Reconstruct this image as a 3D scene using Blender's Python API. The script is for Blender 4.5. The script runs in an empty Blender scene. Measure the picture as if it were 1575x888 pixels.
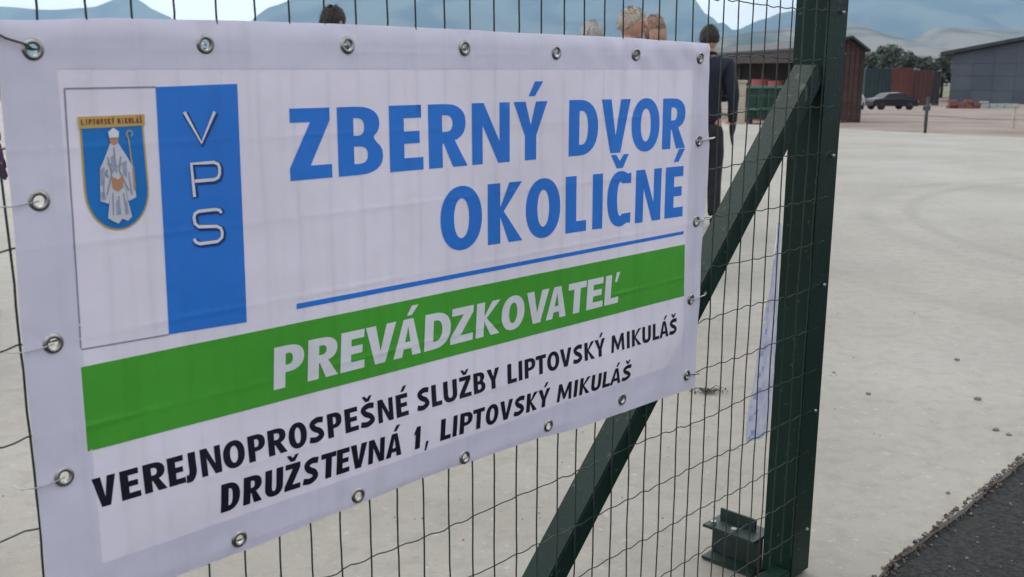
import bpy, bmesh, math, random
from mathutils import Vector, Matrix, noise
from mathutils.geometry import delaunay_2d_cdt
R = math.radians
PI = math.pi
random.seed(7)
scene = bpy.context.scene
COL = scene.collection

# ------------------------------------------------------------------ camera
S = 0.058                      # one mesh cell of the gate in metres
HC = 1.42                      # eye height
PITCH, ROLL, YAW = 0.2163, -0.0031, 0.7715
DIST, U0 = 30.865 * S, 13.752
cam_d = bpy.data.cameras.new('camera')
cam = bpy.data.objects.new('camera', cam_d)
COL.objects.link(cam)
cam.matrix_world = (Matrix.Translation((0, 0, HC)) @ Matrix.Rotation(PI / 2 - PITCH, 4, 'X')
                    @ Matrix.Rotation(-ROLL, 4, 'Z'))
cam_d.sensor_width = 36.0
cam_d.lens = 1556.7 / 1575 * 36
cam_d.clip_start = 0.05
cam_d.clip_end = 60000
cam_d.dof.use_dof = True
cam_d.dof.focus_distance = 2.25
cam_d.dof.aperture_fstop = 9.0
scene.camera = cam

# ------------------------------------------------------------------ world, sun, exposure
SUN_EL, SUN_AZ = R(48), R(-30)          # behind the gate, up and to the left
w = bpy.data.worlds.new('World')
scene.world = w
w.use_nodes = True
nt = w.node_tree
nt.nodes.clear()
out = nt.nodes.new('ShaderNodeOutputWorld')
bg1 = nt.nodes.new('ShaderNodeBackground')
bg2 = nt.nodes.new('ShaderNodeBackground')
mx = nt.nodes.new('ShaderNodeMixShader')
sky = nt.nodes.new('ShaderNodeTexSky')
sky.sky_type = 'NISHITA'
sky.sun_disc = False
sky.sun_elevation = SUN_EL
sky.sun_rotation = SUN_AZ
sky.dust_density = 3.0
bg1.inputs['Strength'].default_value = 0.1
nt.links.new(sky.outputs[0], bg1.inputs[0])
tc = nt.nodes.new('ShaderNodeTexCoord')
mp = nt.nodes.new('ShaderNodeMapping')
mp.inputs['Scale'].default_value = (2.2, 2.2, 6)
nz = nt.nodes.new('ShaderNodeTexNoise')
nz.inputs['Scale'].default_value = 1.3
nz.inputs['Detail'].default_value = 6
cr = nt.nodes.new('ShaderNodeValToRGB')
cr.color_ramp.elements[0].position = 0.36
cr.color_ramp.elements[0].color = (0.55, 0.55, 0.55, 1)
cr.color_ramp.elements[1].position = 0.52
cr.color_ramp.elements[1].color = (1, 1, 1, 1)
nt.links.new(tc.outputs['Generated'], mp.inputs[0])
nt.links.new(mp.outputs[0], nz.inputs['Vector'])
nt.links.new(nz.outputs[0], cr.inputs[0])
nt.links.new(cr.outputs[0], mx.inputs[0])
bg2.inputs['Color'].default_value = (0.96, 0.98, 1.0, 1)
vd = nt.nodes.new('ShaderNodeVectorMath')
vd.operation = 'DOT_PRODUCT'
nt.links.new(tc.outputs['Generated'], vd.inputs[0])
vd.inputs[1].default_value = (math.sin(SUN_AZ) * math.cos(SUN_EL), math.cos(SUN_AZ) * math.cos(SUN_EL), math.sin(SUN_EL))
vr_ = nt.nodes.new('ShaderNodeMapRange')
vr_.interpolation_type = 'SMOOTHSTEP'
vr_.inputs['From Min'].default_value = -0.6
vr_.inputs['From Max'].default_value = 1.0
vr_.inputs['To Min'].default_value = 0.72
vr_.inputs['To Max'].default_value = 2.3
nt.links.new(vd.outputs['Value'], vr_.inputs['Value'])
nt.links.new(vr_.outputs[0], bg2.inputs['Strength'])
nt.links.new(bg1.outputs[0], mx.inputs[1])
nt.links.new(bg2.outputs[0], mx.inputs[2])
nt.links.new(mx.outputs[0], out.inputs[0])

sd = bpy.data.lights.new('sun', 'SUN')
sd.energy = 0.55
sd.angle = R(14)
sd.color = (1.0, 0.96, 0.9)
so = bpy.data.objects.new('sun', sd)
COL.objects.link(so)
sdir = Vector((math.sin(SUN_AZ) * math.cos(SUN_EL), math.cos(SUN_AZ) * math.cos(SUN_EL), math.sin(SUN_EL)))
so.rotation_euler = (-sdir).to_track_quat('-Z', 'Y').to_euler()
so.location = (0, 0, 30)

vs = scene.view_settings
vs.view_transform = 'Standard'
vs.look = 'None'
vs.exposure = 0.15
vs.gamma = 1.0
scene.cycles.max_bounces = 6
scene.cycles.transparent_max_bounces = 12
scene.cycles.volume_bounces = 0


# ------------------------------------------------------------------ helpers
def s2l(r, g, b):
    f = lambda c: (c / 255) / 12.92 if c <= 10 else (((c / 255) + 0.055) / 1.055) ** 2.4
    return (f(r), f(g), f(b), 1)


def mat(name, c1, c2=None, scale=4.0, rough=0.6, metal=0.0, bump=0.0, bscale=40.0, detail=6, spec=0.5, lo=0.35, hi=0.65):
    m = bpy.data.materials.new(name)
    m.use_nodes = True
    t = m.node_tree
    b = t.nodes['Principled BSDF']
    b.inputs['Roughness'].default_value = rough
    b.inputs['Metallic'].default_value = metal
    b.inputs['Specular IOR Level'].default_value = spec
    co = t.nodes.new('ShaderNodeTexCoord')
    if c2 is None:
        c2 = tuple(x * 0.8 for x in c1[:3])
    n = t.nodes.new('ShaderNodeTexNoise')
    n.inputs['Scale'].default_value = scale
    n.inputs['Detail'].default_value = detail
    r = t.nodes.new('ShaderNodeValToRGB')
    r.color_ramp.elements[0].position = lo
    r.color_ramp.elements[0].color = (*c1[:3], 1)
    r.color_ramp.elements[1].position = hi
    r.color_ramp.elements[1].color = (*c2[:3], 1)
    t.links.new(co.outputs['Object'], n.inputs['Vector'])
    t.links.new(n.outputs[0], r.inputs[0])
    t.links.new(r.outputs[0], b.inputs['Base Color'])
    if bump:
        n2 = t.nodes.new('ShaderNodeTexNoise')
        n2.inputs['Scale'].default_value = bscale
        n2.inputs['Detail'].default_value = 5
        bp = t.nodes.new('ShaderNodeBump')
        bp.inputs['Strength'].default_value = bump
        bp.inputs['Distance'].default_value = 0.01
        t.links.new(co.outputs['Object'], n2.inputs['Vector'])
        t.links.new(n2.outputs[0], bp.inputs['Height'])
        t.links.new(bp.outputs[0], b.inputs['Normal'])
    return m


class MB:
    """collects geometry for ONE mesh object"""

    def __init__(self):
        self.v = []
        self.f = []
        self.mi = []
        self.sm = []

    def add(self, vs_, fs, m=0, smooth=False):
        o = len(self.v)
        self.v += [tuple(p) for p in vs_]
        for f in fs:
            self.f.append(tuple(i + o for i in f))
            self.mi.append(m)
            self.sm.append(smooth)
        return self

    def box(self, c, s, M=None, m=0):
        x, y, z = s[0] / 2, s[1] / 2, s[2] / 2
        p = [Vector((sx * x, sy * y, sz * z)) for sx in (-1, 1) for sy in (-1, 1) for sz in (-1, 1)]
        if M is not None:
            p = [M @ q for q in p]
        p = [q + Vector(c) for q in p]
        return self.add(p, [(0, 1, 3, 2), (4, 6, 7, 5), (0, 4, 5, 1), (2, 3, 7, 6), (0, 2, 6, 4), (1, 5, 7, 3)], m)

    def tube(self, pts, r, n=8, m=0, closed=False, smooth=True):
        pts = [Vector(p) for p in pts]
        N = len(pts)
        rr = r if isinstance(r, (list, tuple)) else [r] * N
        rings = []
        up = None
        for i, p in enumerate(pts):
            if closed:
                d = pts[(i + 1) % N] - pts[i - 1]
            else:
                d = pts[min(i + 1, N - 1)] - pts[max(i - 1, 0)]
            d.normalize()
            if up is None:
                up = Vector((0, 0, 1)) if abs(d.z) < .9 else Vector((1, 0, 0))
            a = d.cross(up)
            a.normalize()
            b = a.cross(d)
            up = b
            rings.append([p + (a * math.cos(2 * PI * k / n) + b * math.sin(2 * PI * k / n)) * rr[i] for k in range(n)])
        vs_ = [q for rg in rings for q in rg]
        fs = []
        M_ = N if closed else N - 1
        for i in range(M_):
            j = (i + 1) % N
            for k in range(n):
                fs.append((i * n + k, i * n + (k + 1) % n, j * n + (k + 1) % n, j * n + k))
        if not closed:
            fs.append(tuple(reversed(range(n))))
            fs.append(tuple((N - 1) * n + k for k in range(n)))
        return self.add(vs_, fs, m, smooth)

    def ball(self, c, r, n=10, k=7, m=0, M=None):
        if not isinstance(r, (tuple, list)):
            r = (r, r, r)
        vs_ = []
        for i in range(k + 1):
            th = PI * i / k
            for j in range(n):
                ph = 2 * PI * j / n
                q = Vector((r[0] * math.sin(th) * math.cos(ph), r[1] * math.sin(th) * math.sin(ph), r[2] * math.cos(th)))
                if M is not None:
                    q = M @ q
                vs_.append(q + Vector(c))
        fs = [(i * n + j, (i + 1) * n + j, (i + 1) * n + (j + 1) % n, i * n + (j + 1) % n) for i in range(k) for j in range(n)]
        return self.add(vs_, fs, m, True)

    def mesh(self, name, mats):
        me = bpy.data.meshes.new(name)
        me.from_pydata(self.v, [], self.f)
        for mm in (mats if isinstance(mats, (list, tuple)) else [mats]):
            me.materials.append(mm)
        me.polygons.foreach_set('material_index', self.mi)
        me.polygons.foreach_set('use_smooth', self.sm)
        me.update()
        return me

    def build(self, name, mats, parent=None, label=None, bevel=0):
        me = self.mesh(name, mats)
        if bevel:
            bm = bmesh.new()
            bm.from_mesh(me)
            bmesh.ops.recalc_face_normals(bm, faces=bm.faces)
            bmesh.ops.bevel(bm, geom=bm.edges, offset=bevel, segments=2, affect='EDGES', clamp_overlap=True)
            bm.to_mesh(me)
            bm.free()
        return link(name, me, parent, label)


def link(name, me, parent=None, label=None):
    o = bpy.data.objects.new(name, me)
    COL.objects.link(o)
    if parent is not None:
        o.parent = parent
    if label:
        o['label'] = label
    return o


def tag(o, label, cat, group=None):
    o['label'] = label
    o['category'] = cat
    if group:
        o['group'] = group
    return o


def empty(name, loc, label, cat, group=None, rz=0):
    o = bpy.data.objects.new(name, None)
    o.empty_display_size = 0.1
    COL.objects.link(o)
    o.location = loc
    o.rotation_euler = (0, 0, rz)
    return tag(o, label, cat, group)


def struct(o):
    o['kind'] = 'structure'
    return o


def grid_mesh(xs, ys, fz):
    m = MB()
    vs_ = [(x, y, fz(x, y)) for y in ys for x in xs]
    n = len(xs)
    fs = [(j * n + i, j * n + i + 1, (j + 1) * n + i + 1, (j + 1) * n + i) for j in range(len(ys) - 1) for i in range(n - 1)]
    return m.add(vs_, fs, 0, True)


def gz(Y):      # the land falls away gently beyond the yard
    tb = [(-1e9, 0), (23, 0), (60, -1.1), (90, -2.2), (130, -3.0), (200, -4.0), (1e9, -4.0)]
    for (a, za), (b, zb) in zip(tb, tb[1:]):
        if Y <= b:
            return za + (zb - za) * (Y - a) / (b - a)


def px(x, Y):   # world x of an image column (near the horizon row) at a depth
    return (x - 787.5) / 1556.7 / 1.0239 * Y


def pz(y, Y):   # world z of an image row at a depth
    b = -(y - 444) / 1556.7
    return HC + Y * (-math.sin(PITCH) + b * math.cos(PITCH)) / (math.cos(PITCH) + b * math.sin(PITCH))


# ------------------------------------------------------------------ the setting: ground
def concrete_material():
    m = mat('concrete', (0.192, 0.173, 0.140), (0.255, 0.233, 0.195), scale=0.7, rough=0.62, bump=0.16, bscale=70, spec=0.55)
    t = m.node_tree
    b = t.nodes['Principled BSDF']
    co = t.nodes.new('ShaderNodeTexCoord')
    base = b.inputs['Base Color'].links[0].from_socket

    def mixin(base, fac, col):
        mm = t.nodes.new('ShaderNodeMix')
        mm.data_type = 'RGBA'
        t.links.new(fac, mm.inputs['Factor'])
        t.links.new(base, mm.inputs['A'])
        mm.inputs['B'].default_value = (*col, 1)
        return mm.outputs['Result']

    def noi(scale, lo, hi, amt, det=6, vec=None):
        n = t.nodes.new('ShaderNodeTexNoise')
        n.inputs['Scale'].default_value = scale
        n.inputs['Detail'].default_value = det
        n.inputs['Roughness'].default_value = 0.65
        t.links.new(vec or co.outputs['Object'], n.inputs['Vector'])
        r = t.nodes.new('ShaderNodeMapRange')
        r.inputs['From Min'].default_value = lo
        r.inputs['From Max'].default_value = hi
        r.inputs['To Max'].default_value = amt
        t.links.new(n.outputs[0], r.inputs['Value'])
        return r.outputs[0]
    base = mixin(base, noi(12, .47, .70, .5, 12), (0.13, 0.115, 0.09))
    base = mixin(base, noi(60, .58, .72, .5, 3), (0.14, 0.125, 0.11))
    base = mixin(base, noi(0.23, .52, .66, .3, 4), (0.33, 0.32, 0.305))
    mpp = t.nodes.new('ShaderNodeMapping')
    mpp.inputs['Rotation'].default_value = (0, 0, R(44))
    mpp.inputs['Scale'].default_value = (0.6, 1.6, 1)
    t.links.new(co.outputs['Object'], mpp.inputs[0])
    base = mixin(base, noi(2.4, .52, .8, .22, 9, mpp.outputs[0]), (0.18, 0.168, 0.155))
    base = mixin(base, noi(230, .60, .68, .6, 2), (0.10, 0.09, 0.08))
    base = mixin(base, noi(28, .60, .70, .5, 4), (0.36, 0.34, 0.31))
    base = mixin(base, noi(2.2, .56, .70, .22, 10), (0.125, 0.11, 0.09))
    # curved tyre marks
    for (cx, cy, r0, wd, amt, arc) in ((8.35, 8.6, 5.02, .17, .36, 0), (8.35, 8.6, 4.60, .13, .40, 1), (8.6, 9.2, 6.7, .16, .2, 2), (11.5, 24, 7.0, .25, .3, 3), (9.5, 25, 7.5, .25, .25, 4), (16, -1, 13.4, .1, .5, 5)):
        vm = t.nodes.new('ShaderNodeVectorMath')
        vm.operation = 'DISTANCE'
        vm.inputs[1].default_value = (cx, cy, 0)
        t.links.new(co.outputs['Object'], vm.inputs[0])
        a = t.nodes.new('ShaderNodeMath')
        a.operation = 'SUBTRACT'
        a.inputs[1].default_value = r0
        t.links.new(vm.outputs['Value'], a.inputs[0])
        ab = t.nodes.new('ShaderNodeMath')
        ab.operation = 'ABSOLUTE'
        t.links.new(a.outputs[0], ab.inputs[0])
        mr = t.nodes.new('ShaderNodeMapRange')
        mr.interpolation_type = 'SMOOTHSTEP'
        mr.inputs['From Min'].default_value = wd
        mr.inputs['From Max'].default_value = 0.02
        mr.inputs['To Max'].default_value = amt
        t.links.new(ab.outputs[0], mr.inputs['Value'])
        mu = t.nodes.new('ShaderNodeMath')
        mu.operation = 'MULTIPLY'
        t.links.new(mr.outputs[0], mu.inputs[0])
        t.links.new(noi(1.1 + arc * .3, .34, .60, 1, 7), mu.inputs[1])
        base = mixin(base, mu.outputs[0], (0.115, 0.104, 0.088))
    t.links.new(base, b.inputs['Base Color'])
    return m


M_conc = concrete_material()
M_dirt = mat('dirt', (0.135, 0.10, 0.08), (0.23, 0.185, 0.155), scale=0.35, rough=0.95, bump=0.4, bscale=5, detail=10)
M_asph = mat('asphalt', (0.016, 0.017, 0.0165), (0.04, 0.041, 0.039), scale=70, rough=0.95, spec=.2, bump=0.9, bscale=160, detail=8)
M_grass = mat('meadow', (0.07, 0.09, 0.035), (0.14, 0.13, 0.06), scale=0.05, rough=0.95)

xs = [-12000, -3000, -1000, -400, -150, -60, -30, -15, -6, 0, 6, 15, 30, 60, 100, 150, 250, 500, 1500, 4000, 12000]
ys = [-40, -10, -1, 5, 15, 23, 30, 45, 60, 75, 90, 110, 130, 200, 300, 600, 1500, 4000, 7000, 10200]
g = grid_mesh(xs, ys, lambda x, y: gz(y) - (0.05 if y < 30 else 0.0)).build('ground', M_dirt)
struct(g)
# distant grassland beyond the gravel lot
gm = grid_mesh(xs, [172, 200, 300, 600, 1500, 4000, 7000, 10200], lambda x, y: gz(y) + 0.06 + y * 0.00002).build('meadow', M_grass)
struct(gm)

# fence line direction and outward (to camera) normal on the ground
FD = Vector((math.sin(YAW), math.cos(YAW), 0))
FN = Vector((math.cos(YAW), -math.sin(YAW), 0))
FO = Vector((0, DIST, 0))


def G(u, off=0.0, z=0.0):       # ground position along the gate line; off towards the camera, metres
    return FO + FD * ((u - U0) * S) + FN * off + Vector((0, 0, z))


# concrete slab with a ragged near edge along the asphalt
edge = []
for i in range(420):
    tt = -9 + i * 0.05
    n1 = noise.noise(Vector((tt * 1.7, 3.1, 0))) * 0.03 + noise.noise(Vector((tt * 9, 7.7, 0))) * 0.014
    off = 0.15 + (tt - 1.2) * -0.012 + n1
    edge.append(FO + FD * tt + FN * off)
# far side of the yard
A1, A2 = Vector((7.77, 24.09, 0)), Vector((10.6, 21.15, 0))
dd = (A2 - A1).normalized()
far = []
for i in range(60):
    p = A1 + dd * (22 - i * 1.2)
    far.append(p + Vector((noise.noise(p * .6) * .12, noise.noise(p * .6 + Vector((9, 0, 0))) * .12, 0)))
m = MB()
top = edge + far
n = len(top)
m.add([(p.x, p.y, 0.0) for p in top] + [(p.x, p.y, -0.035) for p in top],
      [tuple(range(n))] + [(i, n + i, n + (i + 1) % n, (i + 1) % n) for i in range(n)])
yard = struct(m.build('concrete_yard', M_conc))

# asphalt on the near side
m = MB()
a = [FO + FD * t_ + FN * 0.02 for t_ in (-9, 12)] + [FO + FD * t_ + FN * 6 for t_ in (12, -9)]
m.add([(p.x, p.y, -0.02) for p in a], [(3, 2, 1, 0)])
struct(m.build('asphalt_road', M_asph))

# crumbs of soil and gravel along the joint
M_soil = mat('soil', (0.05, 0.032, 0.028), (0.13, 0.09, 0.08), scale=30, rough=1)
M_stone = mat('stone', (0.10, 0.09, 0.08), (0.22, 0.2, 0.18), scale=20, rough=0.95)
m = MB()
rs = random.Random(3)
for i in range(2600):
    tt = rs.uniform(-1, 9)
    off = 0.15 + (tt - 1.2) * -0.012 + abs(rs.gauss(0, .014)) - .006
    p = FO + FD * tt + FN * off
    r_ = rs.choice((.0015, .002, .003, .004, .006)) * rs.uniform(.7, 1.2)
    z0 = -0.018 if off > 0.15 else 0.0
    rot = Matrix.Rotation(rs.uniform(0, 6), 3, (rs.random(), rs.random(), 1))
    m.box((p.x, p.y, z0 + r_ * .3), (r_ * 2, r_ * 1.5, r_ * 1.2), rot, m=0 if rs.random() < .7 else 1)
o = m.build('gravel', [M_soil, M_stone])
o['kind'] = 'stuff'
o['label'] = 'reddish soil crumbs and grit along the edge between concrete and asphalt'
m = MB()
for i in range(900):     # chippings proud of the asphalt
    tt, off = rs.uniform(-1, 4.5), rs.uniform(.2, 1.4)
    p = FO + FD * tt + FN * off
    r_ = rs.uniform(.002, .005)
    rot = Matrix.Rotation(rs.uniform(0, 6), 3, (rs.random(), rs.random(), 1))
    m.box((p.x, p.y, -0.019), (r_ * 2, r_ * 1.6, r_ * 1.2), rot, m=0)
o = m.build('gravel', [M_stone])
o['kind'] = 'stuff'
o['label'] = 'small loose chippings scattered over the dark asphalt'

m = MB()
for i in range(1700):     # grit blown over the concrete
    X_, Y_ = rs.uniform(-2.5, 5.5), 2.0 + rs.random() ** 1.6 * 7
    q = Vector((X_, Y_, 0))
    if (q - FO).dot(FN) > .12:
        continue
    if noise.noise(q * 1.3) < -.05 and rs.random() < .8:
        continue
    r_ = rs.choice((.001, .0013, .0018, .0026)) * rs.uniform(.7, 1.3)
    rot = Matrix.Rotation(rs.uniform(0, 6), 3, (rs.random(), rs.random(), 1))
    m.box((X_, Y_, r_ * .3), (r_ * 2, r_ * 1.5, r_ * 1.1), rot, m=0)
o = m.build('grit', [M_stone])
o['kind'] = 'stuff'
o['label'] = 'fine dark grit blown over the pale concrete'

# pebbles lying on the concrete
def pebble(x, y, r, label):
    ray = Vector(((x - 787.5) / 1556.7, 0, 0))
    b = -(y - 444) / 1556.7
    d = Vector(((x - 787.5) / 1556.7, math.cos(PITCH) + b * math.sin(PITCH), -math.sin(PITCH) + b * math.cos(PITCH)))
    t_ = -HC / d.z
    q = d * t_
    mb = MB().ball((0, 0, 0), (r, r * .8, r * .5), 7, 5)
    mb.v = [tuple(Vector(v_) * (1 + .35 * noise.noise(Vector(v_) * (1.3 / r) + Vector((x, y, 0))))) for v_ in mb.v]
    o_ = mb.build('pebble', M_stone)
    o_.location = (q.x, q.y, r * .3)
    tag(o_, label, 'pebble', 'loose pebbles on the concrete yard')


for a in ((1505, 613, .016, 'dark pebble on the concrete, farthest to the back right of the yard edge'),
          (1532, 660, .014, 'dark pebble on the concrete, left one of a close pair near the asphalt'),
          (1552, 667, .012, 'dark pebble on the concrete, right one of a close pair near the asphalt'),
          (1336, 605, .012, 'dark pebble on the concrete just right of the gate post'),
          (1472, 552, .014, 'flat dark chip on the concrete, highest of the loose pebbles'),
          (1459, 757, .008, 'tiny pebble on the concrete nearest the ragged asphalt corner'),
          (1283, 572, .008, 'tiny pebble touching the outline of the post halfway down')):
    pebble(*a)

# ------------------------------------------------------------------ mountains and hills
def ridge(name, D, prof, depth, base, matl, label=None, amp=10, seed=0, x0=-1400, x1=2800, step=14):
    m_ = MB()
    cols = []
    x = x0
    while x <= x1:
        for (a_, ya), (b_, yb) in zip(prof, prof[1:]):
            if a_ <= x <= b_:
                f = (x - a_) / (b_ - a_)
                f = f * f * (3 - 2 * f)
                yy = ya + (yb - ya) * f
                break
        h = pz(yy, D)
        cols.append((x, h))
        x += step
    rows = 16
    vs_ = []
    for j in range(rows + 1):
        f = j / rows
        Dj = D - depth * (1 - f)
        for x, h in cols:
            X = px(x, D)
            k = f ** 1.4
            n_ = noise.fractal(Vector((X * 0.0011, Dj * 0.0011, seed)), 1.0, 2.0, 5) * amp * (0.3 + .7 * math.sin(PI * min(1, f * 1.0)))
            vs_.append((X, Dj, base + (h - base) * k + n_ * (1 if j < rows else .4)))
    nn = len(cols)
    # back slope
    for x, h in cols:
        vs_.append((px(x, D), D + 300, base))
    fs = [(j * nn + i, j * nn + i + 1, (j + 1) * nn + i + 1, (j + 1) * nn + i) for j in range(rows + 1) for i in range(nn - 1)]
    m_.add(vs_, fs, 0, True)
    o_ = m_.build(name, matl)
    struct(o_)
    if label:
        o_['label'] = label
    return o_


def land_material(name, forest, field, lo, hi, sc):
    return mat(name, forest, field, scale=sc, rough=1.0, detail=8, lo=lo, hi=hi, spec=0.0)


M_mtn = land_material('forested_mountain', (0.015, 0.03, 0.02), (0.11, 0.12, 0.08), .42, .58, 0.0022)
M_mtn2 = land_material('hill_fields', (0.06, 0.075, 0.06), (0.21, 0.19, 0.165), .40, .56, 0.006)
ridge('mountain', 9800, [(-3000, 60), (-200, 24), (0, 12), (90, 18), (140, 14), (205, -4), (255, 22), (300, 60), (700, 70), (4000, 60)],
      1500, -4, M_mtn, 'far pale mountain on the left', amp=90, seed=1)
ridge('mountain', 9000, [(-3000, 90), (300, 90), (384, 44), (400, 24), (430, 8), (480, -12), (600, -34), (800, -40), (1000, -26), (1060, -3), (1085, 24), (1120, 52), (1400, 60), (4000, 80)],
      2500, -4, M_mtn, 'blue mountain behind the heads of the people', amp=120, seed=2)
ridge('mountain', 8500, [(-3000, 90), (1000, 90), (1130, 44), (1165, 30), (1200, 18), (1260, 0), (1330, -40), (1500, -50), (1800, -40), (4000, 0)],
      2000, -4, M_mtn, 'blue mountain filling the top right corner', amp=120, seed=3)
ridge('hills', 3000, [(-3000, 96), (1060, 92), (1110, 56), (1160, 48), (1230, 40), (1300, 34), (1360, 50), (1385, 62), (1440, 40), (1520, 44), (1600, 40), (2200, 60), (4000, 90)],
      1100, -4, M_mtn2, 'pale fields on rolling hills below the mountains', amp=14, seed=4, step=8)

# ------------------------------------------------------------------ trees behind the lot
M_bark = mat('bark', (0.06, 0.045, 0.03), rough=1)
M_leaf = [mat('foliage', (0.05, 0.065, 0.045), (0.10, 0.12, 0.08), scale=0.9, rough=0.8),
          mat('foliage', (0.055, 0.068, 0.05), (0.105, 0.12, 0.085), scale=1.1, rough=0.8)]


def tree(x, Y, ytop, wd, label, k=0, seed=0):
    r_ = random.Random(seed)
    zb = gz(Y)
    H = pz(ytop, Y) - zb
    W = wd / 1556.7 * Y / 2
    root = empty('tree', (px(x, Y), Y, zb), label, 'tree', 'trees behind the parked vehicles')
    m_ = MB()
    m_.tube([(0, 0, 0), (.1, 0, H * .3), (0, .1, H * .7)], [.28, .2, .06], 7)
    for q in range(6):
        a_ = q * 1.05 + r_.random()
        m_.tube([(0, 0, H * (.3 + .06 * q)), (math.cos(a_) * W * .6, math.sin(a_) * W * .6, H * (.5 + .06 * q))], [.1, .03], 5)
    m_.build('trunk', M_bark, root)
    c = MB()
    lumps = []
    for q in range(16):
        a_, rr, hh = r_.uniform(0, 6.28), math.sqrt(r_.random()) * W * .75, r_.uniform(.28, .86)
        rr *= math.sin(PI * min(1, .25 + hh * .75)) ** .4
        lumps.append((Vector((math.cos(a_) * rr, math.sin(a_) * rr, H * hh)), r_.uniform(.28, .42) * W))
    lumps.append((Vector((0, 0, H * .86)), W * .36))
    for q in range(2400):
        ce, lr = lumps[q % len(lumps)]
        d = Vector((r_.gauss(0, 1), r_.gauss(0, 1), r_.gauss(0, .8))).normalized() * lr * (r_.random() ** .35)
        p = ce + d
        if p.z > H:
            p.z = H - r_.random() * .4
        s_ = r_.uniform(.12, .3)
        rot = Matrix.Rotation(r_.uniform(0, 6.28), 3, Vector((r_.gauss(0, 1), r_.gauss(0, 1), r_.gauss(0, 1))).normalized())
        c.add([p + rot @ Vector(v_) for v_ in ((-s_, -s_ * .6, 0), (s_, -s_ * .5, .05), (s_ * .8, s_ * .6, 0), (-s_ * .7, s_ * .6, -.04))], [(0, 1, 2, 3)])
    c.build('crown', M_leaf[k], root)


tree(1338, 168, 78, 50, 'low rounded tree beside the brown shed roof', 0, 1)
tree(1368, 172, 63, 62, 'tallest broad tree in the middle of the tree row', 1, 2)
tree(1396, 180, 74, 44, 'tree directly right of the tallest one, over the red container', 0, 3)
tree(1424, 170, 84, 46, 'lowest tree in the dip of the tree row', 1, 4)
tree(1450, 176, 76, 46, 'tree against the left corner of the grey hall', 0, 5)
tree(1312, 176, 72, 50, 'tree half hidden behind the brown shed', 1, 6)
tree(1150, 178, 86, 60, 'bushy tree beyond the open brown shed', 0, 7)

# ------------------------------------------------------------------ big grey hall
M_panel = mat('grey_sheet', (0.06, 0.07, 0.09), (0.08, 0.092, 0.11), scale=0.25, rough=0.6)
M_panel2 = mat('grey_sheet_dark', (0.05, 0.06, 0.08), (0.07, 0.08, 0.10), scale=0.25, rough=0.6)
M_roofd = mat('dark_roof', (0.02, 0.02, 0.022), (0.035, 0.035, 0.04), scale=1, rough=0.7)
YH = 130
hx0, hxa = px(1463, YH), px(1700, YH)
zb, ze = gz(YH), pz(80, YH)
hall = empty('industrial_hall', (hx0, YH, zb), 'large grey sheet clad hall with dark sloping roof edge on the right', 'building', None, R(-25))
m = MB()
W2 = hxa - hx0
he = ze - zb
ha = he + W2 * 0.20
m.add([(0, 0, 0), (2 * W2, 0, 0), (2 * W2, 0, he - .1), (W2, 0, ha - .1), (0, 0, he - .1), (0, 34, 0), (2 * W2, 34, 0), (2 * W2, 34, he - .1), (W2, 34, ha - .1), (0, 34, he - .1)],
      [(0, 1, 2, 3, 4), (9, 8, 7, 6, 5), (0, 4, 9, 5), (1, 6, 7, 2), (0, 5, 6, 1)])
m.build('wall', M_panel2, hall)
m = MB()
ov = px(1463, YH) - px(1446, YH)
sl = 0.20
for sgn in (0, 1):
    x_a, z_a = (-ov, he - ov * sl) if sgn == 0 else (2 * W2 + ov, he - ov * sl)
    P_ = [(x_a, -.9, z_a), (W2, -.9, ha), (W2, 34.9, ha), (x_a, 34.9, z_a)]
    m.add(P_ + [(a_, b_, c_ + .42) for a_, b_, c_ in P_], [(0, 1, 2, 3), (7, 6, 5, 4), (0, 4, 5, 1), (1, 5, 6, 2), (2, 6, 7, 3), (3, 7, 4, 0)])
m.build('roof', M_roofd, hall)
npan = 16
pw = 2 * W2 / npan
for i in range(npan):
    x0_, x1_ = i * pw + .02, (i + 1) * pw - .02
    rows_ = [(0.1, he * .26), (he * .26, he * .55), (he * .55, he * .8)]
    for j, (z0_, z1_) in enumerate(rows_):
        m = MB()
        m.box(((x0_ + x1_) / 2, -.07, (z0_ + z1_) / 2), (x1_ - x0_, .1, z1_ - z0_ - .04))
        m.build('wall_panel', [M_panel, M_panel2][(i * 5 + j * 3 + (j > 0)) % 3 == 0], hall)
    m = MB()
    zt = lambda x_: min(he + x_ * sl, he + (2 * W2 - x_) * sl) - .25
    m.add([(x0_, -.12, he * .8 + .02), (x1_, -.12, he * .8 + .02), (x1_, -.12, zt(x1_)), (x0_, -.12, zt(x0_)),
           (x0_, -.02, he * .8 + .02), (x1_, -.02, he * .8 + .02), (x1_, -.02, zt(x1_)), (x0_, -.02, zt(x0_))],
          [(0, 1, 2, 3), (7, 6, 5, 4), (0, 4, 5, 1), (1, 5, 6, 2), (2, 6, 7, 3), (3, 7, 4, 0)])
    m.build('wall_panel', [M_panel, M_panel2][i % 3 == 1], hall)

# ------------------------------------------------------------------ containers, cars, heaps in the lot
M_red = mat('rust_red_steel', (0.085, 0.022, 0.013), (0.12, 0.032, 0.02), scale=.6, rough=.7)
M_brown = mat('brown_red_steel', (0.065, 0.02, 0.015), (0.09, 0.028, 0.02), scale=.6, rough=.7)
M_teal = mat('teal_steel', (0.012, 0.026, 0.030), (0.016, 0.038, 0.040), scale=.6, rough=.7)
M_blk = mat('black_steel', (0.012, 0.012, 0.014), (0.025, 0.025, 0.03), scale=1, rough=.6)


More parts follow.
